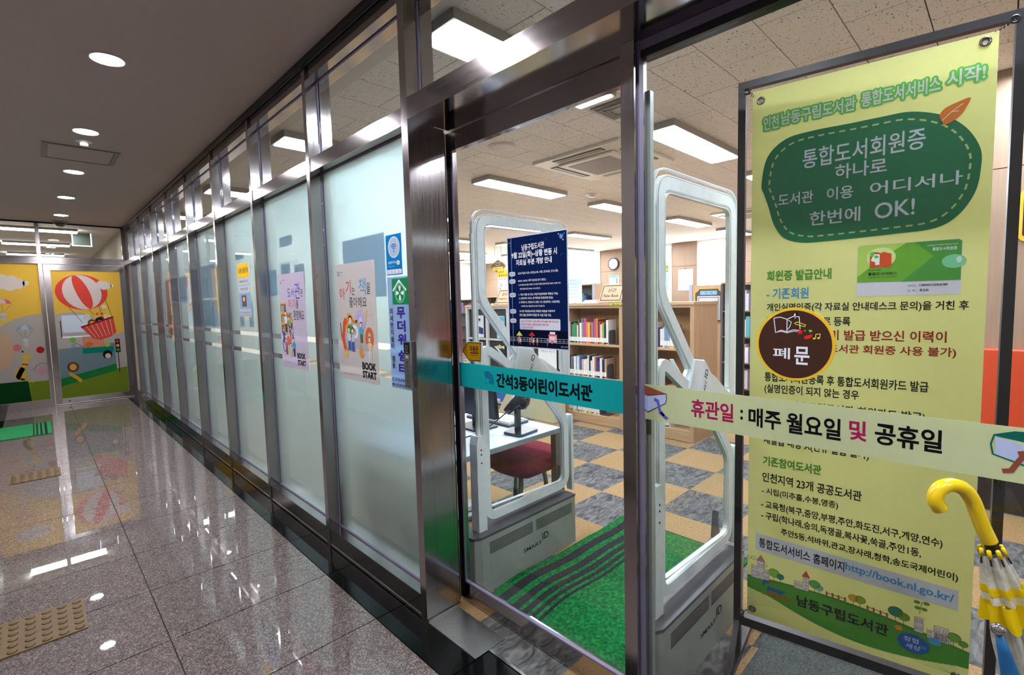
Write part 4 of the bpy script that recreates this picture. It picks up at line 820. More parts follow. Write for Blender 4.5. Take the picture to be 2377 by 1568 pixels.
# ================================================================ SECURITY GATES
ACR = glass('acrylic_edge', (236,246,246), .25, mul=5.0)
ACW = plain('acrylic_white_edge', (232,240,240), .25, spec=.6)
GW = plain('gate_white', (214,226,226), .35); GBase = plain('gate_grey_steel', (150,158,150), .45, .1); GTop = plain('gate_dark_top', (74,76,78), .4)
def gate(yf, label):
    e = empty('security_gate', (1.95, yf+.07, 0), label, 'security gate', 'anti-theft gates inside the library door')
    F = Fr((0,yf,0),(1,0,0),(0,-1,0)); X0 = 1.548; X1 = 2.378
    prof = [(X0+.05,yf),(X1,yf),(X1,yf+.14),(X0+.05,yf+.14),(X0+.012,yf+.12),(X0,yf+.07),(X0+.012,yf+.02)]
    FZ = Fr((0,0,0),(1,0,0),(0,0,1),(0,1,0))
    mesh('base', GBase, lambda b: b.prism(FZ, prof, .0005, .298), e)
    mesh('base_cap', GTop, lambda b: b.prism(FZ, [(x+(.004 if x > 2 else -.004), y) for x, y in prof], .2985, .312), e)
    for a, b_ in ((1.648,1.984),(2.012,2.344)):
        v = mesh('vent', BLACK, lambda b: [b.fbox(F, a, b_, .205+.0095*k, .2088+.0095*k, .0002, .0012) for k in range(7)], e); v['kind'] = 'stuff'
    pr = Print(F, e, .0006); BK = ink((30,34,36))
    pr.text('lettering', BK, 'SMART', 1.905, 2.058, .108, .130, 1, .01); pr.text('lettering', BK, 'ID', 2.064, 2.118, .128, .168, 1, .01); pr.build()
    P = Fr((0,yf+.075,0),(1,0,0),(0,-1,0)); H = .012
    main = fillet([(2.04,1.165),(1.702,1.575),(1.702,1.965),(2.378,1.965),(2.378,1.05)], .07)
    # two loops, point-symmetric about the joint plate
    up = fillet([(2.04,1.175),(1.702,1.56),(1.702,1.98),(2.378,1.98),(2.378,1.035),(2.165,1.17),(2.08,1.20)], .07, 6)
    lo = [(4.08-x, 2.345-y) for x, y in up]
    mesh('upper_loop', GW, lambda b: b.ribbon(P, up, .046, -H, H), e); mesh('lower_loop', GW, lambda b: b.ribbon(P, lo, .046, -H, H), e)
    mesh('joint_plate', GW, lambda b: b.prism(P, [(1.915,1.165),(1.965,1.285),(2.062,1.272),(2.235,1.110),(2.165,1.185-.125),(2.02,1.075)], -.018, .0205), e, bevel=.004)
    pr = Print(P, e, .0208); a = math.radians(62)
    for t, (u, v), s_ in (('SMART',(2.045,1.105),.020),('ID',(2.078,1.185),.034)):
        vs, fs = glyphs(t, .01); x1 = max(q[0] for q in vs); k = s_/.72
        pr.mb('lettering', BK).add([P.p(u+(x*math.cos(a)-y*math.sin(a))*k*.9, v+(x*math.sin(a)+y*math.cos(a))*k*.9, .0208) for x, y in vs], fs)
    pr.build()
    Q = Fr((0,yf+.075,0),(1,0,0),(0,-1,0))
    for off, nm in ((.030,'acrylic_rim'),(.052,'acrylic_rim')):
        x0, x1, z1 = 1.702-off, 2.378+off, 1.98+off
        mesh(nm, ACW, lambda b: b.ribbon(Q, fillet([(x0,.82),(x0,z1),(x1,z1),(x1,1.0)], .10, 6), .0035, -.010, .010), e)
    ins = fillet([(1.735,1.60),(1.735,1.945),(2.345,1.945),(2.345,1.11)], .05, 5)
    mesh('acrylic_rim', ACW, lambda b: b.ribbon(Q, ins, .0035, -.010, .010), e)
    mesh('acrylic_rim', ACW, lambda b: b.ribbon(Q, fillet([(1.74,.42),(2.345,.395),(2.345,.77),(2.06,1.09)], .05, 5), .0035, -.010, .010), e)
    mesh('acrylic_rim', ACW, lambda b: b.ribbon(Q, [(1.672,1.545),(1.93,1.245),(1.895,1.205),(1.80,1.30)], .003, -.008, .008), e)
    mesh('acrylic_strip', plain('acrylic_frost', (206,218,214), .3, spec=.6), lambda b: b.fbox(Q, 1.642, 1.668, .822, 1.90, -.006, .006), e)
    mesh('acrylic_sheet', glass('acrylic_clear', (244,250,250), .02), lambda b: b.face(Q, [(1.726,.40),(2.354,.40),(2.354,.77),(1.90,1.22),(1.726,1.26)], -.002), e)
    post = mesh('post', GW, lambda b: b.prism(Q, [(1.618,.313),(1.676,.313),(1.676,.80),(1.664,.835),(1.63,.835),(1.618,.79)], -.030, .030), e)
    mesh('screw', BLACK, lambda b: [b.lathe(Q.p(1.648, z, .030), [(.005,0),(.004,.002)], 8, axis=(0,-1,0)) for z in (.76,.735,.69)], post)['kind'] = 'stuff'
    mesh('rear_post', GW, lambda b: b.prism(Q, [(2.416,.313)]+[(2.438,.313)]+arc(2.427,.80,.011,0,180,6)+[(2.416,.32)], -.022, .022), e)
    mesh('foot_bracket', GW, lambda b: b.box(2.379, 2.42, yf+.03, yf+.11, .0005, .03), e)
    mesh('rear_cheek', plain('gate_side_grey', (88,92,92), .5), lambda b: b.prism(Fr((0,yf+.141,0),(1,0,0),(0,1,0)), [(2.30,.02),(2.47,.02),(2.46,.20),(2.42,.45),(2.40,.312),(2.30,.30)], 0, .03), e)
    return e
gate(1.89, 'white looped security gate on a grey base left of the green doormat')
gate(.857, 'white looped security gate on a grey base right of the green doormat, nearer the banner')

# ================================================================ SHELVES AND BOOKS
SX = 4.84
cols = [((196,60,60),'red'),((60,100,170),'blue'),((232,230,222),'white'),((226,222,206),'cream'),((70,140,90),'green'),((40,42,48),'black'),((224,140,60),'orange'),((150,180,90),'light green'),((230,228,222),'white'),((120,80,60),'brown'),((90,170,180),'turquoise'),((190,90,130),'pink'),((235,235,230),'white'),((222,200,90),'yellow'),((110,90,150),'purple'),((210,190,170),'beige'),((236,236,236),'white')]
def pos_word(i, n):
    return ('%s from the right' % ordn[i]) if i < len(ordn) else 'near the left end'
LAB = plain('spine_label_white', (240,240,236), .6)
def book_row(x, yr, yl, z, h0, h1, place, group, palette=None, seed=0, labels=True, depth=(.14,.19), th=(.016,.034), face=-1):
    r = random.Random(seed); y = yr; i = 0
    while y < yl-.012:
        t = min(r.uniform(*th), yl-y); h = r.uniform(h0, h1); d = r.uniform(*depth); c, cn = (palette or cols)[r.randrange(len(palette or cols))]
        e = mesh('book', plain('cover_%d_%d_%d' % c, c, .5, var=.08), lambda b: b.box(x, x+d, y+.0006, y+t-.0006, z, z+h))
        if i < 30: lb, gg = '%s book, %s from right %s' % (cn, ordn[i], place), group
        else: lb, gg = 'small book far left %s' % place, group
        tag(e, lb, 'book', group)
        if labels:
            mesh('spine_label', LAB, lambda b: b.box(x-.0008, x-.0002, y+.002, y+t-.002, z+.022, z+.075), e)
            if r.random() < .6: mesh('colour_band', ink(r.choice([(30,30,30),(230,150,40),(40,130,90),(30,30,30),(200,60,60)])), lambda b: b.box(x-.0008, x-.0002, y+.002, y+t-.002, z+.006, z+.020), e)
        y += t; i += 1
def bookend(x, y0, y1, z, label):
    e = empty('bookend', (x+.07,y0,z), label, 'bookend'); M_ = plain('bookend_grey', (92,92,96), .45, .3)
    mesh('upright', M_, lambda b: b.prism(Fr((0,y1-.004,0),(1,0,0),(0,-1,0)), rrect(x+.005,z,x+.15,z+.17,.03), 0, .003), e); mesh('foot', M_, lambda b: b.box(x+.005,x+.15,y0,y1-.0075,z,z+.0015), e)
def case(name, y0, y1, label, x0=SX, x1=5.13, top=1.49, zs=(.12,.58,.995), extra=True):
    e = empty(name, ((x0+x1)/2,(y0+y1)/2,0), label, 'bookcase')
    for a in (y0, y1-.042): mesh('side_panel', WOOD, lambda b: b.box(x0, x1, a, a+.042, 0, top-.0305), e)
    mesh('top', WOODH, lambda b: b.box(x0-.012, x1, y0-.003, y1+.003, top-.03, top), e)
    mesh('back', mk_wood('maple_shade', (178,138,96),(196,156,112)) if 'maple_shade' not in bpy.data.materials else bpy.data.materials['maple_shade'], lambda b: b.box(x1-.012, x1, y0+.0425, y1-.0425, .0, top-.0305), e)
    for z in zs: mesh('shelf_board', WOODH, lambda b: b.box(x0+.004, x1-.0125, y0+.0425, y1-.0425, z-.025, z), e)
    mesh('plinth', WOODH, lambda b: b.box(x0+.002, x0+.02, y0+.0425, y1-.0425, .006, zs[0]-.0255), e)
    mesh('apron', WOODH, lambda b: b.box(x0+.004, x0+.02, y0+.0425, y1-.0425, top-.06, top-.0305), e)
    return e
case('bookcase', 3.115, 3.985, 'low maple bookcase under the new-book sign seen through the sliding door')
case('bookcase', 2.258, 3.112, 'low maple bookcase with end panel behind the right security gate')
e = empty('bookcase', (5.26,2.7,0), 'low maple bookcase standing back to back behind the one with the end panel', 'bookcase')
mesh('side_panel', WOOD, lambda b: b.box(5.134, 5.42, 2.260, 2.300, 0, 1.455), e); mesh('top', WOODH, lambda b: b.box(5.134, 5.43, 2.256, 3.98, 1.4555, 1.487), e); mesh('side_panel', WOOD, lambda b: b.box(5.134,5.42,3.94,3.98,0,1.455), e); mesh('back', WOOD, lambda b: b.box(5.134,5.146,2.3005,3.9395,0,1.455), e)
for z in (.12,.58,.995): mesh('shelf_board', WOODH, lambda b: b.box(5.1465,5.41,2.3005,3.9395,z-.025,z), e)
gA = 'books in the new-book case'; gB = 'books in the case behind the right gate'
book_row(SX+.03, 3.33, 3.935, .996, .22, .315, 'on the top shelf under the new-book sign', gA+', top shelf', seed=5)
bookend(SX+.03, 3.20, 3.328, .996, 'grey metal bookend at the right end of the top shelf under the new-book sign')
pal2 = [((30,32,40),'black'),((228,226,216),'white'),((236,232,220),'cream'),((50,60,140),'navy'),((206,110,50),'orange'),((224,224,224),'white'),((120,150,180),'blue-grey'),((200,170,150),'beige'),((60,120,100),'dark green'),((40,36,40),'black')]
book_row(SX+.03, 3.36, 3.935, .581, .20, .265, 'on the middle shelf under the new-book sign', gA+', middle shelf', pal2, 11)
bookend(SX+.03, 3.24, 3.358, .581, 'grey perforated bookend at the right end of the middle shelf under the new-book sign')
pal3 = [((150,190,80),'green'),((232,232,226),'white'),((90,160,90),'green'),((240,214,80),'yellow'),((236,236,232),'white'),((60,110,160),'blue')]
book_row(SX+.03, 3.47, 3.80, .121, .22, .25, 'on the bottom shelf under the new-book sign', gA+', bottom shelf', pal3, 13)
book_row(SX+.03, 3.82, 3.935, .121, .20, .25, 'in the left bunch, bottom shelf under new-book sign', gA+', bottom shelf left', pal3, 14)
bookend(SX+.03, 3.34, 3.468, .121, 'grey bookend on the bottom shelf under the new-book sign')
book_row(SX+.03, 2.49, 2.66, .996, .20, .26, 'in right bunch, top shelf behind the right gate', gB+', top shelf right', pal2, 21)
book_row(SX+.03, 2.69, 3.06, .996, .20, .28, 'in left bunch, top shelf behind the right gate', gB+', top shelf left', None, 22)
bookend(SX+.03, 2.40, 2.488, .996, 'grey bookend on the top shelf behind the right security gate')
book_row(SX+.03, 2.60, 3.06, .581, .18, .24, 'on the middle shelf behind the right gate', gB+', middle shelf', [((24,26,30),'black'),((20,90,70),'dark green'),((50,60,140),'navy'),((230,230,226),'white'),((40,36,40),'black')], 23)
book_row(SX+.03, 2.55, 3.06, .121, .18, .24, 'on the bottom shelf behind the right gate', gB+', bottom shelf', pal3, 24)
# magazine rack
MGf = plain('rack_grey', (186,190,188), .45); MD = plain('rack_dark', (52,50,50), .7)
e = empty('magazine_rack', (SX+.15,4.97,0), 'grey framed magazine rack with dark pockets left of the new-book case', 'rack')
mesh('carcass', MD, lambda b: b.box(SX+.03, 5.13, 3.99, 5.955, .0, 1.459), e); mesh('top', WOODH, lambda b: b.box(SX-.012, 5.13, 3.989, 5.955, 1.4595, 1.49), e)
for y in (3.99,4.53,4.99,5.44,5.905): mesh('upright', MGf, lambda b: b.box(SX-.005, SX+.029, y, y+.05, .0, 1.459), e)
for z in (.03,.48,.965,1.43):
    for y0, y1 in ((4.0405,4.5295),(4.5805,4.9895),(5.0405,5.4395),(5.4905,5.9045)): mesh('rail', MGf, lambda b: b.box(SX-.002, SX+.029, y0, y1, z, z+.028), e)
def mag(y0, y1, z0, z1, bg, label, art):
    F = Fr((SX+.020,0,0),(0,-1,0),(-1,0,.0)); e = empty('magazine', (SX,(y0+y1)/2,z0), label, 'magazine', 'magazines in the rack')
    mesh('cover', plain('magcover_%d_%d_%d' % bg, bg, .35), lambda b: b.fbox(F, -y1, -y0, z0, z1, .010, .014), e); pr = Print(F, e, .0142); art(pr, -y1, -y0, z0, z1); pr.build()
def a1(pr,u0,u1,z0,z1):
    pr.poly('figure', ink((50,66,110)), [(u0+.01,z0+.06),(u0+.07,z0+.17),(u1-.01,z0+.14),(u1-.01,z0+.05)], 1); pr.poly('figure', ink((206,176,160)), ell((u0+u1)/2,z0+.25,.025,.03), 1); pr.poly('figure', ink((40,40,46)), ell((u0+u1)/2,z0+.27,.028,.018), 2); pr.rect('name_label', ink((226,226,222)), u0+.02,u0+.11,z0+.005,z0+.045,2)
def a2(pr,u0,u1,z0,z1):
    pr.text('title', ink((50,130,150)), 'BANG', u0+.01,u1-.01,z1-.07,z1-.02,1,.02); pr.rect('name_label', ink((230,230,226)), u0+.03,u0+.10,z0+.005,z0+.04,1); pr.poly('figure', ink((80,110,130)), ell(u0+.05,z0+.14,.02,.04), 1)
def a3(pr,u0,u1,z0,z1):
    pr.text('title', ink((222,232,160)), 'olive', u0+.01,u1-.01,z1-.08,z1-.02,1,.03); pr.poly('plate_picture', ink((190,150,80)), ell((u0+u1)/2,z0+.12,.05,.04), 1)
def a4(pr,u0,u1,z0,z1):
    pr.poly('landscape', ink((70,140,96)), [(u0,z0),(u1,z0),(u1,z0+.11),(u0+.18,z0+.15),(u0+.10,z0+.19),(u0,z0+.2)], 1); pr.poly('landscape', ink((110,160,210)), [(u0+.15,z0+.06),(u1,z0+.03),(u1,z0+.12),(u0+.17,z0+.13)], 2); pr.poly('landscape', ink((236,232,226)), ell(u0+.14,z0+.09,.028,.035), 3); pr.poly('landscape', ink((180,90,60)), ell(u0+.11,z0+.11,.014), 4); pr.text('title', ink((110,110,110)), '바람으로 부터 온', u0+.05,u1-.03,z1-.08,z1-.055,1)
mag(5.545,5.735,1.00,1.335,(206,208,214),'magazine with a person in a dark blue suit, top row left of the rack',a1); mag(5.085,5.255,1.00,1.33,(140,196,210),'light blue magazine in the top row of the rack',a2)
mag(5.09,5.28,.52,.93,(36,38,40),'dark cooking magazine with green title in the second row of the rack',a3); mag(4.12,4.44,.52,.93,(222,224,222),'picture book cover with green hills and a lake at the right of the rack',a4)
mag(5.55,5.76,.52,.86,(226,226,222),'pale magazine half hidden behind the orange arrow sticker',a2); mag(4.64,4.88,1.0,1.33,(196,150,120),'tan magazine in the top row hidden behind the navy notice',a2); mag(4.60,4.88,.52,.88,(120,130,160),'bluish magazine in the second row beside the joint plate',a2)
mag(5.10,5.32,.06,.40,(60,110,190),'bright blue magazine at the bottom of the rack left of the cream box',a2)
# slanted cream box
e = empty('return_box', (4.6,4.2,0), 'cream box with slanted side standing in front of the magazine rack', 'box')
CR = plain('cream_laminate', (214,208,172), .5)
mesh('body', CR, lambda b: b.prism(frX(4.80), [(-4.95,.005),(-3.92,.005),(-3.92,.50),(-4.62,.50)], .03, .26), e)
mesh('lid', CR, lambda b: b.prism(frX(4.80), [(-4.61,.501),(-3.915,.501),(-3.915,.515),(-4.60,.515)], .025, .265), e)
# sign holders on the cases
def tsign(y0, y1, label, lines):
    e = empty('sign_holder', (SX+.08,(y0+y1)/2,1.49), label, 'sign'); th = math.atan2(.10,.21); V = (math.sin(th),0,math.cos(th)); F = Fr((SX+.01,0,1.4995),(0,-1,0),(-math.cos(th),0,math.sin(th)),V)
    mesh('board', WOODH, lambda b: b.fbox(F, -y1, -y0, 0, .235, -.004, .004), e); mesh('stand', glass('acrylic_clear2', (240,246,246), .03), lambda b: [b.box(SX+.01,SX+.14,y0+.002,y1-.002,1.4905,1.4945)], e)
    pr = Print(F, e, .0042); DB = ink((70,62,58)); pr.line('border', DB, [(-y1+.02,.022),(-y0-.02,.022),(-y0-.02,.213),(-y1+.02,.213)], .010, 1, closed=True)
    n = 0
    for t, a, b_, c, d in lines: pr.text('lettering', ink((60,50,46)), t, a, b_, c, d, 1, .01)
    pr.build()
tsign(3.135, 3.445, 'tilted wooden sign reading New Book on the low case', [('신간',-3.35,-3.235,.130,.178),('New Book',-3.395,-3.185,.062,.105)])
tsign(4.98, 5.28, 'tilted wooden magazine sign on the rack, half hidden by the navy notice', [('잡지',-5.19,-5.09,.130,.178),('magazine',-5.24,-5.05,.065,.10)])
F = Fr((SX+.19,0,0),(0,-1,0),(-1,0,0))
e = empty('standing_poster', (SX+.12,5.14,1.49), 'white standing poster with yellow header behind the magazine sign', 'poster')
mesh('card', plain('poster_white', (230,232,240), .5), lambda b: b.fbox(F, -5.40, -5.02, 1.4905, 2.01, 0, .004), e); pr = Print(F, e, .0045)
pr.rect('header', ink((242,214,70)), -5.40,-5.02,1.895,2.01,1); pr.text('heading', ink((60,60,50)), '남동구', -5.38,-5.26,1.958,1.992,2,.015); pr.text('heading', ink((60,60,50)), '공공도서관', -5.38,-5.14,1.908,1.942,2,.015); pr.text('lettering', ink((190,130,130)), '카카오톡 친구', -5.38,-5.12,1.855,1.882,2,.005)
pr.text('lettering', ink((140,150,190)), '채널 추가', -5.38,-5.28,1.82,1.836,2); pr.text('lettering', ink((140,150,190)), '도서 예약 알림', -5.22,-5.08,1.80,1.815,2); pr.text('lettering', ink((200,140,160)), '빠르고 편리하게', -5.22,-5.08,1.775,1.79,2)
pr.poly('card_picture', ink((236,204,190)), [(-5.385,1.66),(-5.34,1.65),(-5.32,1.72),(-5.365,1.74)], 2); pr.line('phone_picture', ink((90,90,100)), [(-5.37,1.735),(-5.34,1.80),(-5.30,1.79),(-5.33,1.725)], .005, 3, closed=True); pr.rect('strip', ink((120,170,226)), -5.40,-5.33,1.59,1.61,2); pr.build()
e = empty('leaflet_holder', (SX+.1,3.85,1.49), 'tall pale green leaflet in a clear stand left of the paper stack', 'leaflet')
F2 = Fr((SX+.06,0,0),(0,-1,0),(-1,0,0)); mesh('sheet', plain('leaflet_green', (222,236,224), .5), lambda b: b.fbox(F2, -3.97, -3.73, 1.4965, 1.80, 0, .002), e); mesh('stand', glass('acrylic_clear2', (240,246,246), .03), lambda b: b.fbox(F2, -3.975, -3.725, 1.4905, 1.4945, -.05, .03), e)
pr = Print(F2, e, .0025); pr.rect('header', ink((206,226,240)), -3.97,-3.73,1.72,1.80,1)
for k, t in enumerate(('이용안내','도서관 자료 대출','회원가입 방법','희망도서 신청','상호대차 서비스','휴관일 안내')): pr.text('lettering', ink((110,150,190)), t, -3.955, -3.82+.01*(k%3), 1.775-.042*k, 1.787-.042*k, 2)
pr.build()
e = empty('paper_stack', (SX+.12,3.58,1.49), 'fanned stack of pink and white leaflets left of the New Book sign', 'papers')
for k in range(7): 
    q = mesh('leaflet', plain('paper_pink' if k%2 else 'paper_white', (236,206,206) if k%2 else (234,232,232), .6), lambda b: b.box(SX+.03+.004*k, SX+.25, 3.47+.008*k, 3.72-.006*k, 1.4906+.006*k, 1.4956+.006*k), e)
e = empty('shelf_tag', (SX-.013,3.17,1.475), 'small yellow-green tag on the shelf edge below the New Book sign', 'tag'); TF = frX(SX-.0125)
mesh('strip', plain('tag_yellow', (206,214,60), .5), lambda b: b.fbox(TF, -3.27,-3.12,1.462,1.489,0,.0015), e); pr = Print(TF, e, .0018); pr.text('lettering', BT, '대출 가능', -3.25,-3.14,1.468,1.483,1,.02); pr.build()
e = empty('leaflet_holder', (SX+.15,2.78,1.49), 'clear rack of leaflets with orange and green top on the case by the door post', 'leaflet'); F3 = Fr((SX+.12,0,0),(0,-1,0),(-1,0,0))
mesh('board', plain('holder_white', (228,234,240), .4), lambda b: b.fbox(F3,-2.90,-2.60,1.4905,1.93,0,.004), e); pr = Print(F3, e, .0045); pr.poly('stripe', ink((232,150,60)), [(-2.90,1.87),(-2.60,1.885),(-2.60,1.865),(-2.90,1.84)],1); pr.poly('stripe', ink((150,200,80)), [(-2.90,1.84),(-2.60,1.865),(-2.60,1.84),(-2.90,1.825)],1); pr.rect('stripe', ink((60,110,180)), -2.90,-2.60,1.818,1.827,1); pr.rect('photo', ink((196,216,240)), -2.895,-2.605,1.60,1.81,1); pr.build()
for k in range(5): mesh('leaflet', plain('leaflet_%d' % (k%3), ((214,216,226),(190,196,216),(232,232,232))[k%3], .5), lambda b: b.box(SX+.02+.014*k, SX+.024+.014*k, 2.62+.012*k, 2.84, 1.4905, 1.70-.02*k), e)
# tall shelving deeper in the library
DK = plain('shelf_dark_steel', (92,88,86), .5); GP = plain('shelf_post_grey', (170,174,184), .4)
def stack_shelf(x0, x1, y0, y1, top, n, label, end='x', place='', group='', seed=0, books=True, xfront=True, maxb=30):
    e = empty('library_shelf', ((x0+x1)/2,(y0+y1)/2,0), label, 'bookcase')
    for y in (y0, y1-.03): mesh('end_panel', WOOD, lambda b: b.box(x0, x1, y, y+.03, 0, top-.0255), e)
    mesh('top', WOODH, lambda b: b.box(x0, x1, y0, y1, top-.025, top), e); mesh('back', DK, lambda b: b.box(x1-.02, x1, y0+.0305, y1-.0305, 0, top-.0255), e)
    for k in range(n): mesh('shelf_board', DK, lambda b: b.box(x0, x1-.0205, y0+.0305, y1-.0305, .08+(top-.1)*k/n-.02, .08+(top-.1)*k/n), e)
    return e, [.0805+(top-.1)*k/n for k in range(n)]
e, zz = stack_shelf(9.2, 9.55, 9.6, 13.2, 1.62, 4, 'long low wooden shelf far behind the magazine rack, leftmost one')
book_row(9.23, 9.9, 12.9, zz[3], .20, .30, 'on the top shelf of the far left long case', 'far books behind the magazine rack', cols, 31, False, th=(.06,.13))
e, zz = stack_shelf(8.4, 8.7, 6.05, 7.1, 1.86, 4, 'wooden shelf with grey post behind the paper stack, in front of the window blinds')
mesh('corner_post', GP, lambda b: b.box(8.36, 8.399, 6.05, 6.10, 0, 1.86), e)
book_row(8.42, 6.30, 6.95, zz[3], .20, .28, 'top shelf before the far window blinds', 'far books left of the New Book sign', pal2, 32, False, th=(.05,.10)); 
e, zz = stack_shelf(8.0, 8.3, 7.5, 9.2, 1.66, 4, 'dark shelf far behind the navy notice')
book_row(8.02, 7.6, 9.1, zz[3], .18, .27, 'on the far shelf behind the navy notice', 'far books behind the navy notice', cols, 37, False, th=(.06,.12))
e, zz = stack_shelf(11.6, 11.9, 6.2, 8.6, 1.78, 4, 'low dark shelf along the far wall below the calendar')
book_row(11.62, 6.25, 7.4, zz[3], .20, .32, 'on the far shelf below the calendar', 'far books below the calendar', cols, 33, False, th=(.05,.11))
# end of a tall row with framed sign
EX = 8.0
e = empty('library_shelf', (EX+1.2,3.48,0), 'tall double bookcase whose wooden end carries the yellow-rimmed section board', 'bookcase')
mesh('end_panel', WOOD, lambda b: b.box(EX, EX+.03, 3.21, 3.76, 0, 1.715), e)
for y in (3.15,3.765): mesh('end_post', GP, lambda b: b.box(EX-.005, EX+.035, y, y+.055, 0, 1.735), e)
for k in range(4):
    mesh('shelf_board', DK, lambda b: b.box(EX+.035, EX+2.4, 3.16, 3.81, .12+.41*k, .14+.41*k), e)
mesh('centre_panel', DK, lambda b: b.box(EX+.035, EX+2.4, 3.478, 3.492, .0, 1.70), e); mesh('top', WOODH, lambda b: b.box(EX+.035, EX+2.4, 3.16, 3.81, 1.7005, 1.72), e)
def rowx(x0, x1, yf, z, h0, h1, place, group, seed, pal=None, th=(.05,.10), dsg=1):
    r = random.Random(seed); x = x0; i = 0
    while x < x1-.02:
        t = min(r.uniform(*th), x1-x); h = r.uniform(h0, h1); c, cn = (pal or cols)[r.randrange(len(pal or cols))]
        o = mesh('book', plain('cover_%d_%d_%d' % c, c, .5, var=.08), lambda b: b.box(x+.001, x+t-.001, yf, yf+.2*dsg, z, z+h)); tag(o, '%s book, %s on %s' % (cn, ordn[min(i,29)], place), 'book', group); x += t; i += 1
for k in range(4): rowx(EX+.06, EX+1.1, 3.17, .1405+.41*k, .24, .33, 'the %s shelf of the bookcase with the section board' % ordn[k], 'books in the tall double bookcase', 41+k)
NF = Fr((EX-.006,0,0),(0,-1,0),(-1,0,0)); e = empty('section_board', (EX-.02,3.48,1.3), 'dark section board with yellow rim and blue header on the end of the tall bookcase', 'sign')
shape = [(-3.72,1.10),(-3.72,1.60),(-3.665,1.635),(-3.65,1.665),(-3.31,1.665),(-3.295,1.635),(-3.24,1.60),(-3.24,1.10)]
mesh('rim', plain('sign_rim_yellow', (232,186,44)), lambda b: b.prism(NF, shape, 0, .010), e); pr = Print(NF, e, .0105)
pr.poly('face', ink((96,84,80)), [(u*.94-.06*3.48, v*.97+.03*1.385) for u, v in shape], 1); pr.rect('header', ink((140,184,216)), -3.62,-3.34,1.56,1.625,2); pr.text('lettering', ink((80,100,130)), '유', -3.54,-3.50,1.572,1.612,3,.01); pr.text('lettering', ink((80,100,130)), '아', -3.45,-3.41,1.572,1.612,3,.01); pr.rect('card_frame', ink((206,206,206)), -3.67,-3.29,1.15,1.54,2); pr.line('card_frame', ink((120,120,124)), [(-3.645,1.17),(-3.315,1.17),(-3.315,1.515),(-3.645,1.515)], .012, 3, closed=True); pr.build()
# tall dark shelf seen between the banner post and the banner
e = empty('library_shelf', (7.9,2.5,0), 'tall dark steel bookcase with blue and white books beside the banner post', 'bookcase')
mesh('back', DK, lambda b: b.box(7.79, 7.81, 2.1, 3.05, 0, 1.70), e); 
for y in (2.07, 3.051): mesh('side_panel', DK, lambda b: b.box(7.50, 7.81, y, y+.03, 0, 1.72), e)
mesh('top', WOODH, lambda b: b.box(7.49, 7.81, 2.07, 3.08, 1.7205, 1.745), e)
zs_ = (.14,.53,.92,1.31)
for z in zs_: mesh('shelf_board', DK, lambda b: b.box(7.5, 7.789, 2.1005, 3.0505, z-.02, z), e)
palb = [((60,110,170),'blue'),((222,224,226),'white'),((90,170,170),'turquoise'),((200,206,210),'grey'),((120,80,130),'purple'),((40,130,190),'bright blue')]
for k, z in enumerate(zs_): book_row(7.52, 2.11, 3.0, z+.0005, .22, .31, 'on the %s shelf up beside the dark banner post' % ordn[k], 'books beside the dark banner post', palb, 51+k, False, th=(.03,.06))
# wall clock, notice, calendar, hanging board
WF = frX(12.695)
e = empty('wall_clock', (12.69,8.44,2.57), 'round wall clock with black rim on the far wooden wall', 'clock')
mesh('rim', BLACK, lambda b: b.prism(WF, ell(-8.44,2.575,.185,.185,40), 0, .05), e); mesh('dial', plain('clock_dial', (214,218,228), .3), lambda b: b.prism(WF, ell(-8.44,2.575,.155,.155,40), .0501, .052), e)
pr = Print(WF, e, .0525)
for k in range(12): a = math.pi*k/6; pr.poly('tick', BT, ell(-8.44+.13*math.sin(a), 2.575+.13*math.cos(a), .011, n=8), 1)
pr.line('hand', BT, [(-8.44,2.575),(-8.40,2.63)], .012, 2); pr.line('hand', BT, [(-8.44,2.575),(-8.52,2.50)], .009, 2); pr.build()
e = sheet('wall_notice', WF, -8.62, -8.27, 1.93, 2.24, plain('notice_white', (226,228,236), .5), 'white wall notice with light blue header below the far clock', 'sheet', .003); pr = Print(WF, e, .0035); pr.rect('header', ink((130,196,226)), -8.62,-8.27,2.165,2.24,1); pr.text('heading', ink((60,110,120)), '이용안내', -8.54,-8.36,2.185,2.215,2,.02)
for k in range(3): pr.text('lettering', ink((120,120,130)), '자료실 이용 시 주의사항', -8.60,-8.40,2.10-.05*k,2.13-.05*k,1); pr.poly('picture', ink((70,70,76)), ell(-8.34,2.11-.05*k,.022), 1)
pr.build()
e = empty('calendar', (12.69,6.16,1.72), 'white wall calendar hanging on the far wooden wall behind the right gate', 'calendar'); mesh('pages', plain('calendar_white', (232,238,234), .5), lambda b: b.fbox(WF,-6.375,-5.95,1.70,2.272,0,.006), e)
mesh('hanger', BLACKM, lambda b: b.tube([WF.p(-6.20,2.274,.003),WF.p(-6.17,2.31,.003),WF.p(-6.14,2.274,.003)], .004, 6), e)
pr = Print(WF, e, .0065); GYk = ink((90,96,110))
for r in range(5):
    for c in range(7): pr.text('dates', ink((190,90,90)) if c == 0 else GYk, str(1+r*7+c if 1+r*7+c < 32 else ''), -6.345+.054*c,-6.318+.054*c,1.935-.048*r,1.957-.048*r,1,.03) if 1+r*7+c < 32 else None
for r in range(4):
    for c in range(7): pr.rect('dates', ink((206,120,120)) if c < 1 else GYk, -6.275+.042*c,-6.262+.042*c,2.175-.022*r,2.187-.022*r,1)
pr.text('dates', GYk, '9', -6.18,-6.165,2.03,2.055,1); pr.build()
HF = frX(8.95)
e = empty('hanging_board', (8.95,9.58,2.3), 'brown ornamental board with yellow strip hanging from the far ceiling', 'sign')
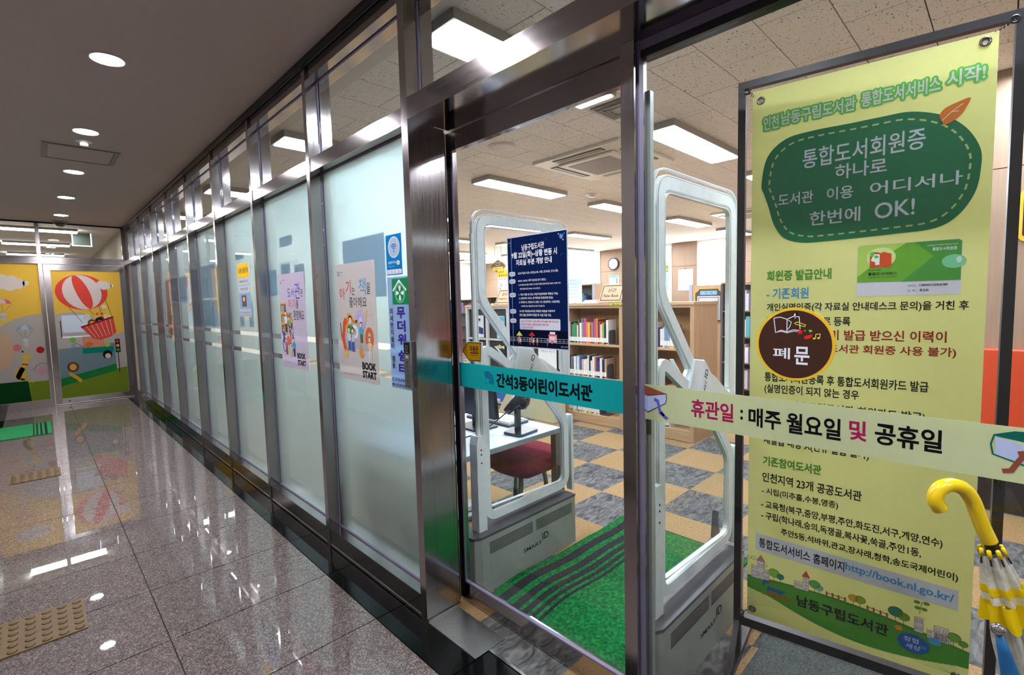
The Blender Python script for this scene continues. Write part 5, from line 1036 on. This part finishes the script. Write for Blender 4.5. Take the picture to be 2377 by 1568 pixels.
hs = smoothc([(-9.90,2.46),(-9.80,2.55),(-9.70,2.59),(-9.58,2.64),(-9.46,2.59),(-9.36,2.55),(-9.26,2.46),(-9.36,2.37),(-9.46,2.33),(-9.58,2.28),(-9.70,2.33),(-9.80,2.37)], 3)
mesh('rim', plain('ornament_gold', (176,136,76), .5), lambda b: b.prism(HF, hs, 0, .012), e); pr = Print(HF, e, .0125); pr.poly('face', ink((104,88,76)), [(-9.58+(u+9.58)*.85, 2.46+(v-2.46)*.85) for u, v in hs], 1); pr.rect('strip', ink((236,206,100)), -9.79,-9.38,2.36,2.45,2); pr.text('lettering', ink((130,90,50)), '만화도서', -9.75,-9.42,2.375,2.435,3,.01); pr.line('book_outline', ink((230,226,220)), [(-9.66,2.57),(-9.58,2.55),(-9.50,2.57),(-9.50,2.50),(-9.58,2.48),(-9.66,2.50)], .008, 2, closed=True); pr.build()
for y in (9.70,9.45): mesh('chain', BLACKM, lambda b: b.tube([(8.944,y,2.60),(8.944,y,CE-.001)], .004, 5), e)
for k, (x,y) in enumerate(((8.2,11.4),)):
    pass

def chaikin3(P, k=2):
    for _ in range(k):
        Q = [P[0]]
        for a, b in zip(P[:-1], P[1:]): a, b = Vector(a), Vector(b); Q += [a.lerp(b,.25), a.lerp(b,.75)]
        P = Q+[P[-1]]
    return P
# ================================================================ DESK WITH COMPUTER
e = empty('desk', (2.0,2.4,0), 'pale blue-white desk with grey edge behind the left security gate', 'desk'); DZ = .70
mesh('top', plain('desk_top', (196,210,240), .3), lambda b: b.box(1.48, 2.452, 2.056, 2.87, DZ-.004, DZ), e); mesh('edge_band', plain('desk_edge', (150,158,160), .5), lambda b: b.box(1.4795, 2.4525, 2.0555, 2.8705, DZ-.032, DZ-.0045), e)
for x, y in ((2.424,2.084),(2.424,2.80),(1.53,2.084),(1.53,2.80)): mesh('leg', plain('leg_grey', (116,118,116), .4, .3), lambda b: b.box(x-.022,x+.022,y-.022,y+.022,0,DZ-.0325), e)
# scanner
e = empty('barcode_scanner', (2.17,2.18,DZ), 'black handheld barcode scanner on its stand at the desk corner', 'scanner'); SK2 = plain('scanner_black', (36,37,40), .22, coat=.4)
FZ = Fr((0,0,0),(1,0,0),(0,0,1),(0,1,0))
def tilt2(poly, a, cx_, cy_): return [(cx_+(x-cx_)*math.cos(a)-(y-cy_)*math.sin(a), cy_+(x-cx_)*math.sin(a)+(y-cy_)*math.cos(a)) for x, y in poly]
mesh('foot', SK2, lambda b: b.prism(FZ, tilt2(rrect(2.085,2.09,2.285,2.245,.03), .1, 2.18, 2.17), DZ+.0005, DZ+.018), e, bevel=.004)
mesh('stem', SK2, lambda b: b.box(2.150,2.185,2.165,2.190,DZ+.0185,DZ+.17), e)
mesh('head', SK2, lambda b: b.tube([(2.09,2.20,DZ+.145),(2.135,2.19,DZ+.185),(2.18,2.175,DZ+.225),(2.215,2.165,DZ+.25)], [.024,.033,.040,.036], 12), e, smooth=True)
mesh('cap', SK2, lambda b: b.lathe((2.205,2.165,DZ+.205), [(.02,-.055),(.045,-.04),(.048,0),(.042,.03),(.02,.045)], 16, axis=(.5,-.1,.8)), e, smooth=True)
mesh('cable', BLACK, lambda b: b.tube([(2.088,2.20,DZ+.142),(2.05,2.215,DZ+.115),(1.98,2.24,DZ+.07),(1.88,2.28,DZ+.03),(1.80,2.33,DZ+.006)], .004, 6), e, smooth=True)
e = empty('keyboard', (2.31,2.53,DZ), 'cream computer keyboard on the desk behind the scanner', 'keyboard')
mesh('body', plain('keyboard_dark', (66,62,70), .5), lambda b: b.box(2.215,2.41,2.31,2.76,DZ+.0005,DZ+.016), e, bevel=.004); mesh('deck', plain('keyboard_cream', (206,202,190), .5), lambda b: b.box(2.22,2.405,2.315,2.755,DZ+.0165,DZ+.024), e)
KB = plain('key_cream', (222,220,210), .5)
for i in range(5):
    for j in range(13): mesh('key', KB, lambda b: b.box(2.228+.034*i,2.257+.034*i,2.325+.033*j,2.353+.033*j,DZ+.0245,DZ+.031), e)
e = empty('monitor', (2.07,2.60,DZ), 'black computer monitor seen from behind on the desk', 'monitor'); MF_ = Fr((2.07,0,0),(0,-1,0),(-1,0,0))
mesh('casing', plain('monitor_back', (34,36,44), .35), lambda b: b.prism(Fr((2.15,0,0),(0,-1,0),(-1,0,0),(-.11,0,1)), rrect(-2.76,DZ+.10,-2.235,DZ+.42,.012), 0, .03), e)
mesh('neck', BLACK, lambda b: b.box(2.075,2.10,2.46,2.52,DZ+.011,DZ+.30), e); mesh('foot', BLACK, lambda b: b.box(2.00,2.18,2.38,2.62,DZ+.0005,DZ+.0105), e)
e = empty('mouse', (1.80,2.22,DZ), 'dark computer mouse at the left end of the desk', 'mouse'); mesh('shell', plain('mouse_black', (40,40,44), .25, coat=.4), lambda b: b.lathe((1.72,2.30,DZ), [(.034,.0005),(.036,.01),(.03,.024),(.014,.033)], 16), e, smooth=True)
# chair
e = empty('stool', (2.40,2.33,0), 'stool with dark red fabric seat and grey tube legs pushed under the desk', 'stool'); RS = plain('maroon_fabric', (112,28,46), .9, spec=.1, var=.25, s=60, bump=.2)
seat = smoothc([(2.18,2.02),(2.31,2.01),(2.51,2.07),(2.64,2.19),(2.67,2.36),(2.65,2.55),(2.49,2.65),(2.29,2.64),(2.16,2.53),(2.09,2.34),(2.10,2.15)], 4)
seat = [(2.39+(x-2.39)*.95, max(2.33+(y-2.33)*.95, 2.08)) for x, y in seat]
CS = .462
def seatf(b):
    n = len(seat); cx_, cy_ = 2.39, 2.33; rings = [(.72,CS-.06),(.92,CS-.045),(1.0,CS-.01),(.99,CS+.015),(.85,CS+.04),(.4,CS+.05)]
    V = [(cx_+(x-cx_)*k, cy_+(y-cy_)*k, z) for k, z in rings for x, y in seat]; b.add(V, [(i*n+k, i*n+(k+1)%n, (i+1)*n+(k+1)%n, (i+1)*n+k) for i in range(len(rings)-1) for k in range(n)]+[tuple(range(n-1,-1,-1)), tuple(range((len(rings)-1)*n, len(rings)*n))])
mesh('seat', RS, seatf, e, smooth=True)
LG = plain('chair_tube', (112,116,114), .35, .4)
for (x,y,dx,dy) in ((2.50,2.50,.116,.17),(2.47,2.28,.12,.03),(2.25,2.50,-.08,.12),(2.24,2.22,-.09,-.06)):
    l = mesh('leg', LG, lambda b: b.tube(chaikin3([(x-.05,y-.03,CS-.055),(x+dx*.35,y+dy*.35,CS-.075),(x+dx*.8,y+dy*.8,CS-.20),(x+dx,y+dy,.06)]), .017, 10), e, smooth=True); mesh('foot_cap', BLACK, lambda b: b.tube([(x+dx*.995,y+dy*.995,.085),(x+dx*1.01,y+dy*1.01,.0005)], .0195, 10), l)
e = empty('floor_box', (2.9,3.0,0), 'flat pale cable cover lying on the carpet below the desk', 'box'); mesh('cover', plain('cable_cover', (150,156,152), .5), lambda b: b.box(2.02,2.35,2.62,2.86,.0005,.03), e, bevel=.004); mesh('socket', BLACK, lambda b: b.box(2.15,2.22,2.68,2.74,.0305,.036), e)

# ================================================================ BANNER STAND
BO = Vector((2.042,.772,0)); BU = Vector((.15,-.989,0)).normalized(); BN = Vector((-.989,-.15,0)).normalized()
SF_ = Fr(BO, BU, BN)
e = empty('banner_stand', BO, 'black metal frame stand holding the tall yellow banner behind the glass', 'stand')
TH = .028
def bb(b, u0,u1,v0,v1,w0=-TH/2,w1=TH/2): b.fbox(SF_, u0,u1,v0,v1,w0,w1)
mesh('left_post', BLACKM, lambda b: bb(b, .000,.027,.03,2.345), e); mesh('right_post', BLACKM, lambda b: bb(b, .766,.793,.03,2.345), e)
mesh('top_rail', BLACKM, lambda b: bb(b, .000,.793,2.3455,2.372), e); mesh('bottom_rail', BLACKM, lambda b: bb(b, .0275,.7655,.168,.205,-.024,.020), e)
for u in (.0135,.7795): mesh('foot_bar', BLACKM, lambda b: bb(b, u-.014,u+.014,.0005,.0295,-.27,.27), e)
mesh('floor_rail', BLACKM, lambda b: bb(b, .028,.765,.0005,.028,-.27,-.243), e)
for u in (.0135,.7795): mesh('brace', BLACKM, lambda b: b.add([SF_.p(u-.010,.03,.16),SF_.p(u+.010,.03,.16),SF_.p(u+.010,.03,.13),SF_.p(u-.010,.03,.13),SF_.p(u-.010,.18,.0145),SF_.p(u+.010,.18,.0145),SF_.p(u+.010,.15,.0145),SF_.p(u-.010,.15,.0145)], [(0,1,2,3),(4,7,6,5),(0,4,5,1),(1,5,6,2),(2,6,7,3),(3,7,4,0)]), e)
def spring(u0,v0,u1,v1):
    P = []; a, b_ = Vector(SF_.p(u0,v0,.006)), Vector(SF_.p(u1,v1,.006)); d = b_-a
    for k in range(41):
        t = k/40; an = t*10*math.pi; P.append(a+d*t+(BN*math.cos(an)+Vector((0,0,1))*math.sin(an)*.7+BU*math.sin(an)*.5)*.006)
    return P
for (a,b_,c,d) in ((.030,2.335,.060,2.305),(.763,2.345,.722,2.325),(.030,.215,.058,.240)): mesh('spring_hook', CHROME, lambda b: b.tube(spring(a,b_,c,d), .0018, 5), e)
for (u,v) in ((.032,2.332),(.762,2.345),(.030,.222),(.030,.200)): mesh('hook_ring', BLACK, lambda b: b.tube([SF_.p(u+.010*math.cos(q),v+.010*math.sin(q),.016) for q in [2*math.pi*k/12 for k in range(13)]], .0035, 6), e)
# banner cloth, slightly wavy
e = empty('banner', SF_.p(.39,.2), 'tall yellow-green library banner with dark green blob hanging in the black stand', 'banner')
BF = Fr(SF_.p(0,0,.012), BU, BN)
YGm = film((228,230,168), .47, 'banner_cloth')
mesh('cloth', YGm, lambda b: b.fbox(BF, .052,.730,.222,2.325,-.0008,0), e)
pr = Print(BF, e, .0006); TG = ink((96,184,82)); TW = ink((206,210,196)); DG = ink((4,110,66)); CRm = ink((180,200,128)); GTx = ink((76,142,52)); BTx = ink((62,146,196)); RTx = ink((142,40,30)); K2 = ink((26,28,30))
# title with green outline: bold green copy below, white on top
for t, a, b_, c, d in (('인천',.090,.142,2.172,2.222),('남동구립도서관',.150,.378,2.178,2.226),('통합도서서비스',.394,.600,2.182,2.232),('시작!',.615,.704,2.190,2.238)):
    for q in range(10): pr.text('title_outline', TG, t, a+.0062*math.cos(q*.6283),b_+.0062*math.cos(q*.6283),c+.0062*math.sin(q*.6283),d+.0062*math.sin(q*.6283),1+.03*q,.02,key=t)
    pr.text('title', TW, t, a,b_,c,d,2,.02)
blob = smoothc([(.086,1.97),(.105,2.07),(.165,2.125),(.25,2.137),(.36,2.137),(.45,2.138),(.53,2.136),(.61,2.105),(.665,2.055),(.700,1.985),(.703,1.92),(.692,1.85),(.655,1.785),(.60,1.75),(.50,1.742),(.40,1.738),(.30,1.735),(.225,1.737),(.165,1.760),(.130,1.815),(.112,1.88),(.096,1.93)], 5)
pr.poly('blob', DG, blob, 1)
bc = (.40,1.938); inn = [(bc[0]+(u-bc[0])*.915, bc[1]+(v-bc[1])*.89) for u, v in blob]
L_ = [0]
for i in range(1, len(inn)+1): L_.append(L_[-1]+(Vector(inn[i%len(inn)])-Vector(inn[i-1])).length)
def at(s_):
    s_ %= L_[-1]
    for i in range(1, len(L_)):
        if L_[i] >= s_: t = (s_-L_[i-1])/max(1e-9, L_[i]-L_[i-1]); return Vector(inn[i-1]).lerp(Vector(inn[i%len(inn)]), t)
nd = 50
for k in range(nd):
    s0 = L_[-1]*k/nd; pr.line('stitch', CRm, [tuple(at(s0)), tuple(at(s0+.009)), tuple(at(s0+.018))], .0055, 2)
for t, a, b_, c, d, dv in (('통합도서회원증',.222,.568,2.005,2.080,.006),('하나로',.323,.470,1.950,2.002,0),('도서관',.144,.258,1.880,1.925,0),('이용',.300,.378,1.880,1.925,0),('어디서나',.425,.662,1.880,1.926,.002),('한번에',.248,.400,1.795,1.848,.002),('OK!',.440,.547,1.797,1.855,.004)):
    pr.text('handwriting', ink((196,212,212)), t, a,b_,c,d-dv,3,.010,vr=dv)
OG = ink((206,116,40)); pr.poly('leaf', OG, smoothc([(.609,2.082),(.600,2.105),(.612,2.125),(.640,2.137),(.672,2.144),(.664,2.118),(.650,2.095),(.630,2.080),(.612,2.074)], 4), 4); pr.line('leaf_vein', ink((232,206,160)), [(.606,2.088),(.630,2.112),(.655,2.130)], .0025, 5); pr.line('leaf_vein', ink((232,206,160)), [(.630,2.111),(.646,2.110)], .0025, 5)
# library card picture
pr.poly('card', ink((206,210,216)), rrect(.395,1.534,.669,1.711,.007), 1)
pr.poly('card_picture', ink((104,170,50)), [(.3965,1.581),(.6675,1.580),(.6675,1.703),(.660,1.7095),(.403,1.7095),(.3965,1.704)], 2)
pr.poly('card_picture', ink((70,150,60)), [(.52,1.580),(.6675,1.580),(.6675,1.703),(.660,1.7095),(.55,1.7095),(.60,1.66)], 3); pr.poly('card_picture', ink((170,206,90)), [(.3965,1.60),(.46,1.66),(.53,1.7095),(.403,1.7095),(.3965,1.704)], 3); pr.poly('card_picture', ink((206,226,150)), ell(.462,1.665,.040,.034), 4); pr.poly('card_picture', ink((120,200,150)), ell(.650,1.64,.030,.022), 4); pr.poly('card_picture', ink((190,226,210)), ell(.662,1.645,.007,.010), 5)
pr.poly('card_logo', ink((206,80,30)), [(.431,1.632),(.431,1.676),(.440,1.684),(.452,1.684),(.460,1.680),(.470,1.684),(.478,1.680),(.490,1.676),(.491,1.636),(.486,1.632)], 5); pr.poly('card_logo', ink((230,236,226)), [(.434,1.655),(.440,1.678),(.458,1.676),(.458,1.640),(.446,1.640),(.446,1.650)], 6); pr.poly('card_logo', ink((90,180,60)), ell(.437,1.677,.006,.009,12), 7); pr.poly('card_logo', ink((90,180,60)), ell(.449,1.668,.006,.005,12), 7)
pr.text('card_text', K2, '공공도서관', .428,.462,1.620,1.626,5); pr.text('card_text', K2, '통합도서서비스', .427,.507,1.604,1.615,5,.02); pr.text('card_text', K2, 'Integrated Public Library Book Service', .428,.508,1.595,1.600,5); pr.text('card_text', ink((220,232,220)), 'Integrated Public Library Card', .583,.657,1.692,1.698,5); pr.text('card_text', ink((226,236,226)), '통합도서회원증', .596,.656,1.677,1.688,5,.015)
pr.text('card_text', K2, '회원번호 :', .535,.560,1.562,1.568,5); pr.text('card_text', K2, '128050123456789', .567,.637,1.563,1.570,5,.02); pr.text('card_text', K2, '성  명 :', .535,.560,1.546,1.552,5); pr.text('card_text', K2, '홍길동', .567,.591,1.546,1.554,5,.02)
T = pr.text
T('lettering', GTx, '회원증 발급안내', .109,.320,1.598,1.638,1,.035)
T('lettering', BTx, '- 기존회원', .109,.250,1.529,1.571,1,.025)
for t, a, b_, c, d, col, dv in (('개인실명인증(각 자료실 안내데스크 문의)을 거친 후',.110,.690,1.478,1.513,K2,0),('통합도서 회원으로 등록',.110,.380,1.427,1.461,K2,0),('※ 회원증을 이미 발급 받으신 이력이',.110,.640,1.375,1.413,RTx,0),('있는 경우 구립도서관 회원증 사용 불가)',.110,.665,1.324,1.360,RTx,0),
  ('통합도서회원등록 후 통합도서회원카드 발급',.106,.600,1.206,1.243,K2,0),('(실명인증이 되지 않는 경우',.106,.411,1.156,1.196,K2,0),('남동구립도서관 회원카드 발급)',.200,.596,1.098,1.137,K2,0),('재발급 대상 X(신규 발급 불가)',.106,.446,.948,.990,K2,-.006)): T('lettering', col, t, a,b_,c,d,1,.022,vr=dv)
T('lettering', GTx, '기존참여도서관', .104,.303,.866,.905,1,.035,vr=-.004)
for t, a, b_, c, d, dv in (('인천지역 23개 공공도서관',.103,.428,.799,.838,-.010),('- 시립(미추홀,수봉,영종)',.102,.358,.744,.776,-.003),('- 교육청(북구,중앙,부평,주안,화도진,서구,계양,연수)',.100,.652,.686,.722,-.010),('- 구립(학나래,숭의,독쟁골,복사꽃,쑥골,주안1동,',.101,.598,.640,.676,-.014),('주안5동,석바위,관교,장사래,청학,송도국제어린이)',.172,.694,.590,.622,-.018)): T('lettering', K2, t, a,b_,c,d,1,.022,vr=dv)
pr.poly('box', ink((196,202,204)), [(.081,.579),(.082,.508),(.697,.476),(.697,.546)], 1)
T('lettering', K2, '통합도서서비스 홈페이지', .094,.382,.523,.563,2,.018,vr=-.015); T('lettering', BTx, 'http://book.nl.go.kr/', .385,.687,.512,.549,2,.022,vr=-.020)
# drawing along the bottom
def topv(u): return .392-.05*((u-.05)/.68)+.028*math.sin(math.pi*(u-.05)/.68)*1.0
hill = [(.052+.678*k/24, topv(.052+.678*k/24)) for k in range(25)]+[(.730,.285)]+[(.73-.678*k/24, .290-.048*math.sin(math.pi*min(1,k/24*1.15))*.9+.050*(k/24)**3) for k in range(1,25)]
pr.poly('meadow', ink((66,142,42)), hill, 1)
for k in range(16):
    q = .1+.05*k; pr.line('meadow_line', ink((112,176,70)), [(.06+.64*j/8, max(.25,topv(.06+.64*j/8)-.012-.006*k-.02*((j/8-.5)**2)*k*.3)) for j in range(9)], .0009, 2)
pr.line('meadow_edge', ink((70,66,40)), hill[:25], .002, 3)
def tree(u, s_, c, inner=None):
    v = topv(u); pr.rect('tree', ink((70,60,40)), u-.0008,u+.0008,v,v+s_*.7,3); pr.poly('tree', ink((60,70,50)), ell(u,v+s_*1.15,s_*.72,s_*.62,20), 3+.1*len(pr.order)%.5); pr.poly('tree', ink(c), ell(u,v+s_*1.15,s_*.66,s_*.56,20), 5)
for (u,s_,c) in ((.150,.028,(130,186,60)),(.172,.020,(30,130,110)),(.290,.026,(90,160,80)),(.305,.018,(110,180,160)),(.412,.022,(210,160,50)),(.432,.024,(140,170,50)),(.535,.030,(50,130,96)),(.558,.024,(110,160,50)),(.690,.026,(110,160,60)),(.714,.018,(90,150,60))): tree(u,s_,c)
def house(u, w_, h_, roof=None, fl=3, co=3):
    v = topv(u+w_/2)-.004; pr.poly('house', ink((70,60,60)), [(u-.001,v-.001),(u+w_+.001,v-.003),(u+w_+.001,v+h_+.001),(u-.001,v+h_+.001)], 3); pr.poly('house', ink((214,206,196)), [(u,v),(u+w_,v-.002),(u+w_,v+h_),(u,v+h_)], 4)
    for i in range(co):
        for j in range(fl): a = u+w_*(i+.25)/co; b_ = v+h_*(j+.3)/fl; pr.line('house_window', ink((80,70,70)), [(a,b_),(a+w_*.45/co,b_),(a+w_*.45/co,b_+h_*.4/fl),(a,b_+h_*.4/fl)], .0011, 5, closed=True)
    if roof: pr.poly('house_roof', ink(roof), [(u-.006,v+h_),(u+w_+.006,v+h_),(u+w_/2,v+h_+.028)], 5)
house(.068,.026,.050,None,3,2); house(.090,.024,.072,(176,120,110),2,2); house(.112,.020,.040,None,2,2); house(.222,.030,.026,None,1,3); house(.252,.017,.052,(186,84,70),4,1); house(.588,.022,.052,None,2,2); house(.622,.060,.028,None,2,4); house(.640,.036,.050,None,2,2)
for u in (.326,.345,.364,.384,.452,.470,.490,.508): pr.rect('fence_post', ink((150,100,60)), u,u+.006,topv(u)-.002,topv(u)+.017,4)
for u in (.326,.452): pr.line('fence_post', ink((150,100,60)), [(u,topv(u)+.012),(u+.064,topv(u+.06)+.012)], .003, 4)
pr.line('sprout', ink((90,90,50)), [(.600,.430),(.602,.452),(.606,.476)], .0016, 5)
for (u,v) in ((.592,.470),(.617,.472),(.594,.450),(.612,.450)): pr.poly('sprout', ink((100,140,60)), ell(u,v,.009,.006,14), 5)
for (u,v) in ((.074,.470),(.060,.470),(.118,.452)): pr.line('sprout', ink((80,110,50)), ell(u,v,.007,.006,14), .0013, 5, closed=True)
BLU2 = ink((30,80,160)); pr.text('brand_mark', BLU2, 'P', .108,.130,.366,.394,4,.03,slant=.2); pr.poly('brand_mark', ink((206,84,40)), [(.133,.392),(.146,.385),(.136,.376),(.140,.384)], 4); pr.text('brand_mark', BLU2, 'awer', .124,.186,.350,.368,4,.03,slant=.25,vr=-.004); pr.text('brand_mark', ink((196,70,40)), 'NAMDONG', .121,.212,.331,.346,4,.02,slant=.25,vr=-.004)
T('lettering', K2, '남동구립도서관', .231,.517,.324,.368,4,.025,vr=-.014)
pr.poly('seal', ink((30,90,160)), ell(.586,.315,.044,.034,30,rot=-.1), 4); T('seal_text', ink((210,226,240)), '청렴', .560,.600,.318,.336,5,.0); T('seal_text', ink((210,226,240)), '세상', .566,.606,.294,.312,5,.0); T('seal_text', ink((80,180,180)), '남동', .606,.622,.306,.318,5)
pr.poly('dot', ink((220,140,50)), ell(.545,.357,.011,.009), 4); pr.poly('dot', ink((70,150,190)), ell(.642,.345,.017,.014), 6)
pr.build()
GM = steel('grommet_steel', (120,116,106), .3)
for (u,v) in ((.080,2.286),(.700,2.302),(.072,.250),(.700,.245)): mesh('grommet', GM, lambda b: b.tube([BF.p(u+.011*math.cos(q),v+.011*math.sin(q),.002) for q in [2*math.pi*k/20 for k in range(21)]], .0040, 8), e, smooth=True)
for (u,v) in ((.080,2.286),(.700,2.302),(.072,.250),(.700,.245)): mesh('grommet_hole', ink((186,176,160)), lambda b: b.prism(BF, ell(u,v,.008), .0, .001), e)

# ================================================================ RIGHT-HAND WALL THINGS
e = empty('bench', (4.6,-.8,0), 'orange upholstered bench block on a dark plinth against the wooden wall', 'bench')
mesh('plinth', plain('plinth_dark', (44,38,38), .5), lambda b: b.box(4.685, WRX-.001, -2.9, .55, .0005, .50), e); mesh('cushion', plain('orange_vinyl', (226,78,34), .5), lambda b: b.box(4.665, WRX-.001, -2.9, .56, .505, 1.135), e, bevel=.01)
RF = frX(WRX-.001); e = empty('framed_board', (WRX,-.25,1.8), 'dark wooden board with yellow scalloped rim at the right edge of the photo', 'sign')
sh = [(.045,1.86),(.028,1.885),(.028,2.165),(.045,2.19),(.075,2.20),(.085,2.235),(.52,2.235),(.53,2.20),(.56,2.19),(.575,2.165),(.575,1.885),(.56,1.86),(.53,1.85),(.52,1.815),(.085,1.815),(.075,1.85)]
mesh('rim', plain('sign_rim_yellow', (232,186,44)), lambda b: b.prism(RF, sh, 0, .016), e); pr = Print(RF, e, .0165); pr.poly('face', ink((58,46,46)), [(.3015+(u-.3015)*.93, 2.025+(v-2.025)*.90) for u, v in sh], 1); pr.build()

# ================================================================ UMBRELLAS
VINYL = glass('umbrella_vinyl', (206,206,196), .35, mul=3.0)
def mk_vinyl():
    m, n, l = newmat('cloudy_vinyl'); a = n.new('ShaderNodeBsdfTransparent'); a.inputs[0].default_value = (*lin((226,228,222)),1); d = n.new('ShaderNodeBsdfDiffuse'); d.inputs[0].default_value = (*lin((226,226,214)),1); g = n.new('ShaderNodeBsdfGlossy'); g.inputs['Roughness'].default_value = .25
    q = noise(n, l, s=22, dist=1.0); mr = n.new('ShaderNodeMapRange'); mr.inputs[1].default_value = .3; mr.inputs[2].default_value = .7; mr.inputs[3].default_value = .3; mr.inputs[4].default_value = .7; l.new(q.outputs[0], mr.inputs[0])
    x = n.new('ShaderNodeMixShader'); l.new(mr.outputs[0], x.inputs[0]); l.new(a.outputs[0], x.inputs[1]); l.new(d.outputs[0], x.inputs[2]); y = n.new('ShaderNodeMixShader'); y.inputs[0].default_value = .07; l.new(x.outputs[0], y.inputs[1]); l.new(g.outputs[0], y.inputs[2]); out(n, l, y.outputs[0]); return m
CV = mk_vinyl(); YU = plain('umbrella_yellow', (238,206,20), .25, coat=.5, var=.03); YV = film((240,212,30), .4)
def chaikin(P, k=2):
    for _ in range(k):
        Q = [P[0]]
        for a, b in zip(P[:-1], P[1:]): a, b = Vector(a), Vector(b); Q += [a.lerp(b,.25), a.lerp(b,.75)]
        P = Q+[P[-1]]
    return P
A0 = Vector((1.2297,.0083,1.0832)); AD = Vector((.034,-.063,-.273)).normalized(); aa = AD.orthogonal().normalized(); ab = AD.cross(aa)
e = empty('umbrella', (1.36,-.23,0), 'closed clear umbrella with yellow hooked handle and yellow trim at the bottom right corner', 'umbrella')
mesh('handle', YU, lambda b: b.tube(chaikin([(1.1690,.0745,1.1455),(1.1630,.0819,1.1600),(1.1652,.0813,1.1746),(1.1739,.0739,1.1866),(1.1867,.0617,1.1905),(1.2021,.0459,1.1840),(1.2122,.0341,1.1634),(1.2171,.0264,1.1377),(1.2225,.0182,1.1097),(1.2297,.0083,1.0832)], 2), .0128, 16), e, smooth=True)
mesh('collar', BLACK, lambda b: b.tube([A0-AD*.002, A0+AD*.02], .009, 12), e)
mesh('shaft', CHROME, lambda b: b.tube([A0+AD*.02, A0+AD*1.02], .004, 8), e)
def pleat(b, prof, n=64, k=8, amp=.22, tw=3.0, ph=0.0):
    V = []
    for s_, r, am in prof:
        for i in range(n):
            t = 2*math.pi*i/n; rr = r*(1+am*math.cos(k*t+tw*s_*8+ph)+.25*am*math.sin(3*t+s_*40)); c = A0+AD*s_; V.append(c+(aa*math.cos(t)+ab*math.sin(t))*rr)
    m = len(prof); b.add(V, [(i*n+q, i*n+(q+1)%n, (i+1)*n+(q+1)%n, (i+1)*n+q) for i in range(m-1) for q in range(n)])
def seg(s0, s1, r0, r1, a0, a1, m=10): return [(s0+(s1-s0)*i/m, r0+(r1-r0)*i/m, a0+(a1-a0)*i/m) for i in range(m+1)]
mesh('canopy', CV, lambda b: pleat(b, seg(.022,.108,.017,.029,.12,.2)), e, smooth=True)
mesh('canopy_trim', YV, lambda b: pleat(b, seg(.1085,.150,.030,.036,.2,.3), tw=1.0), e, smooth=True)
mesh('canopy_trim', YV, lambda b: pleat(b, seg(.078,.092,.0262,.0282,.16,.18,4), tw=3.0, ph=.1), e, smooth=True)
mesh('canopy', CV, lambda b: pleat(b, seg(.1505,.34,.024,.034,.28,.35)+seg(.35,.95,.034,.010,.35,.1), tw=.4), e, smooth=True)
for k in range(8):
    t = 2*math.pi*k/8+.2; c = A0+AD*.026+(aa*math.cos(t)+ab*math.sin(t))*.0195; d = (AD*.5+(aa*math.cos(t)+ab*math.sin(t))*.12)
    mesh('rib', BLACK, lambda b: b.tube([c, c+d*.022], .0016, 6), e); mesh('rib_tip', YU, lambda b: b.tube([c-d*.034, c-d*.030, c-d*.004], [.0022,.0036,.0032], 8), e, smooth=True)
mesh('dot_print', ink((200,30,40)), lambda b: b.lathe(A0+AD*.185+(aa*-.2+ab*-1).normalized()*.0, [(.0001,0),(.0002,.001)], 6), e) if False else None
B0 = Vector((1.161,-.008,.957)); BD = Vector((.010,-.018,-.081)).normalized(); e = empty('umbrella', (1.38,-.25,0), 'closed blue umbrella with silver ball knob beside the clear umbrella', 'umbrella')
mesh('knob', CHROME, lambda b: b.lathe(B0, [(.003,-.010),(.008,-.007),(.0105,-.001),(.0105,.002),(.0085,.007),(.005,.0095)], 20, axis=tuple(BD)), e, smooth=True)
mesh('canopy', plain('umbrella_blue', (28,96,150), .45, var=.15), lambda b: b.tube([B0+BD*.0095, B0+BD*.04, B0+BD*.15, B0+BD*.35, B0+BD*.86], [.006,.009,.019,.030,.012], 14), e, smooth=True)
C0 = Vector((1.32,-.065,.905)); e = empty('umbrella', (1.40,-.2,0), 'pale clear umbrella with small white tip almost hidden in the bottom right corner', 'umbrella')
CD = Vector((.06,-.12,-.86)).normalized(); mesh('tip', WHITE, lambda b: b.lathe(C0, [(.003,-.006),(.007,0),(.006,.012)], 14, axis=tuple(CD)), e, smooth=True); mesh('canopy', CV, lambda b: b.tube([C0+CD*.012, C0+CD*.1, C0+CD*.3, C0+CD*.84], [.008,.02,.034,.01], 14), e, smooth=True)
e = empty('umbrella_bucket', (1.37,-.23,0), 'steel umbrella bucket on the black border stone', 'bucket')
mesh('bucket', STEEL, lambda b: b.lathe((1.325,-.19,0), [(.12,.0005),(.12,.42),(.117,.42),(.117,.004)], 36, caps=False), e); mesh('bottom', STEEL, lambda b: b.lathe((1.325,-.19,0), [(.116,.001),(.116,.004)], 36), e)
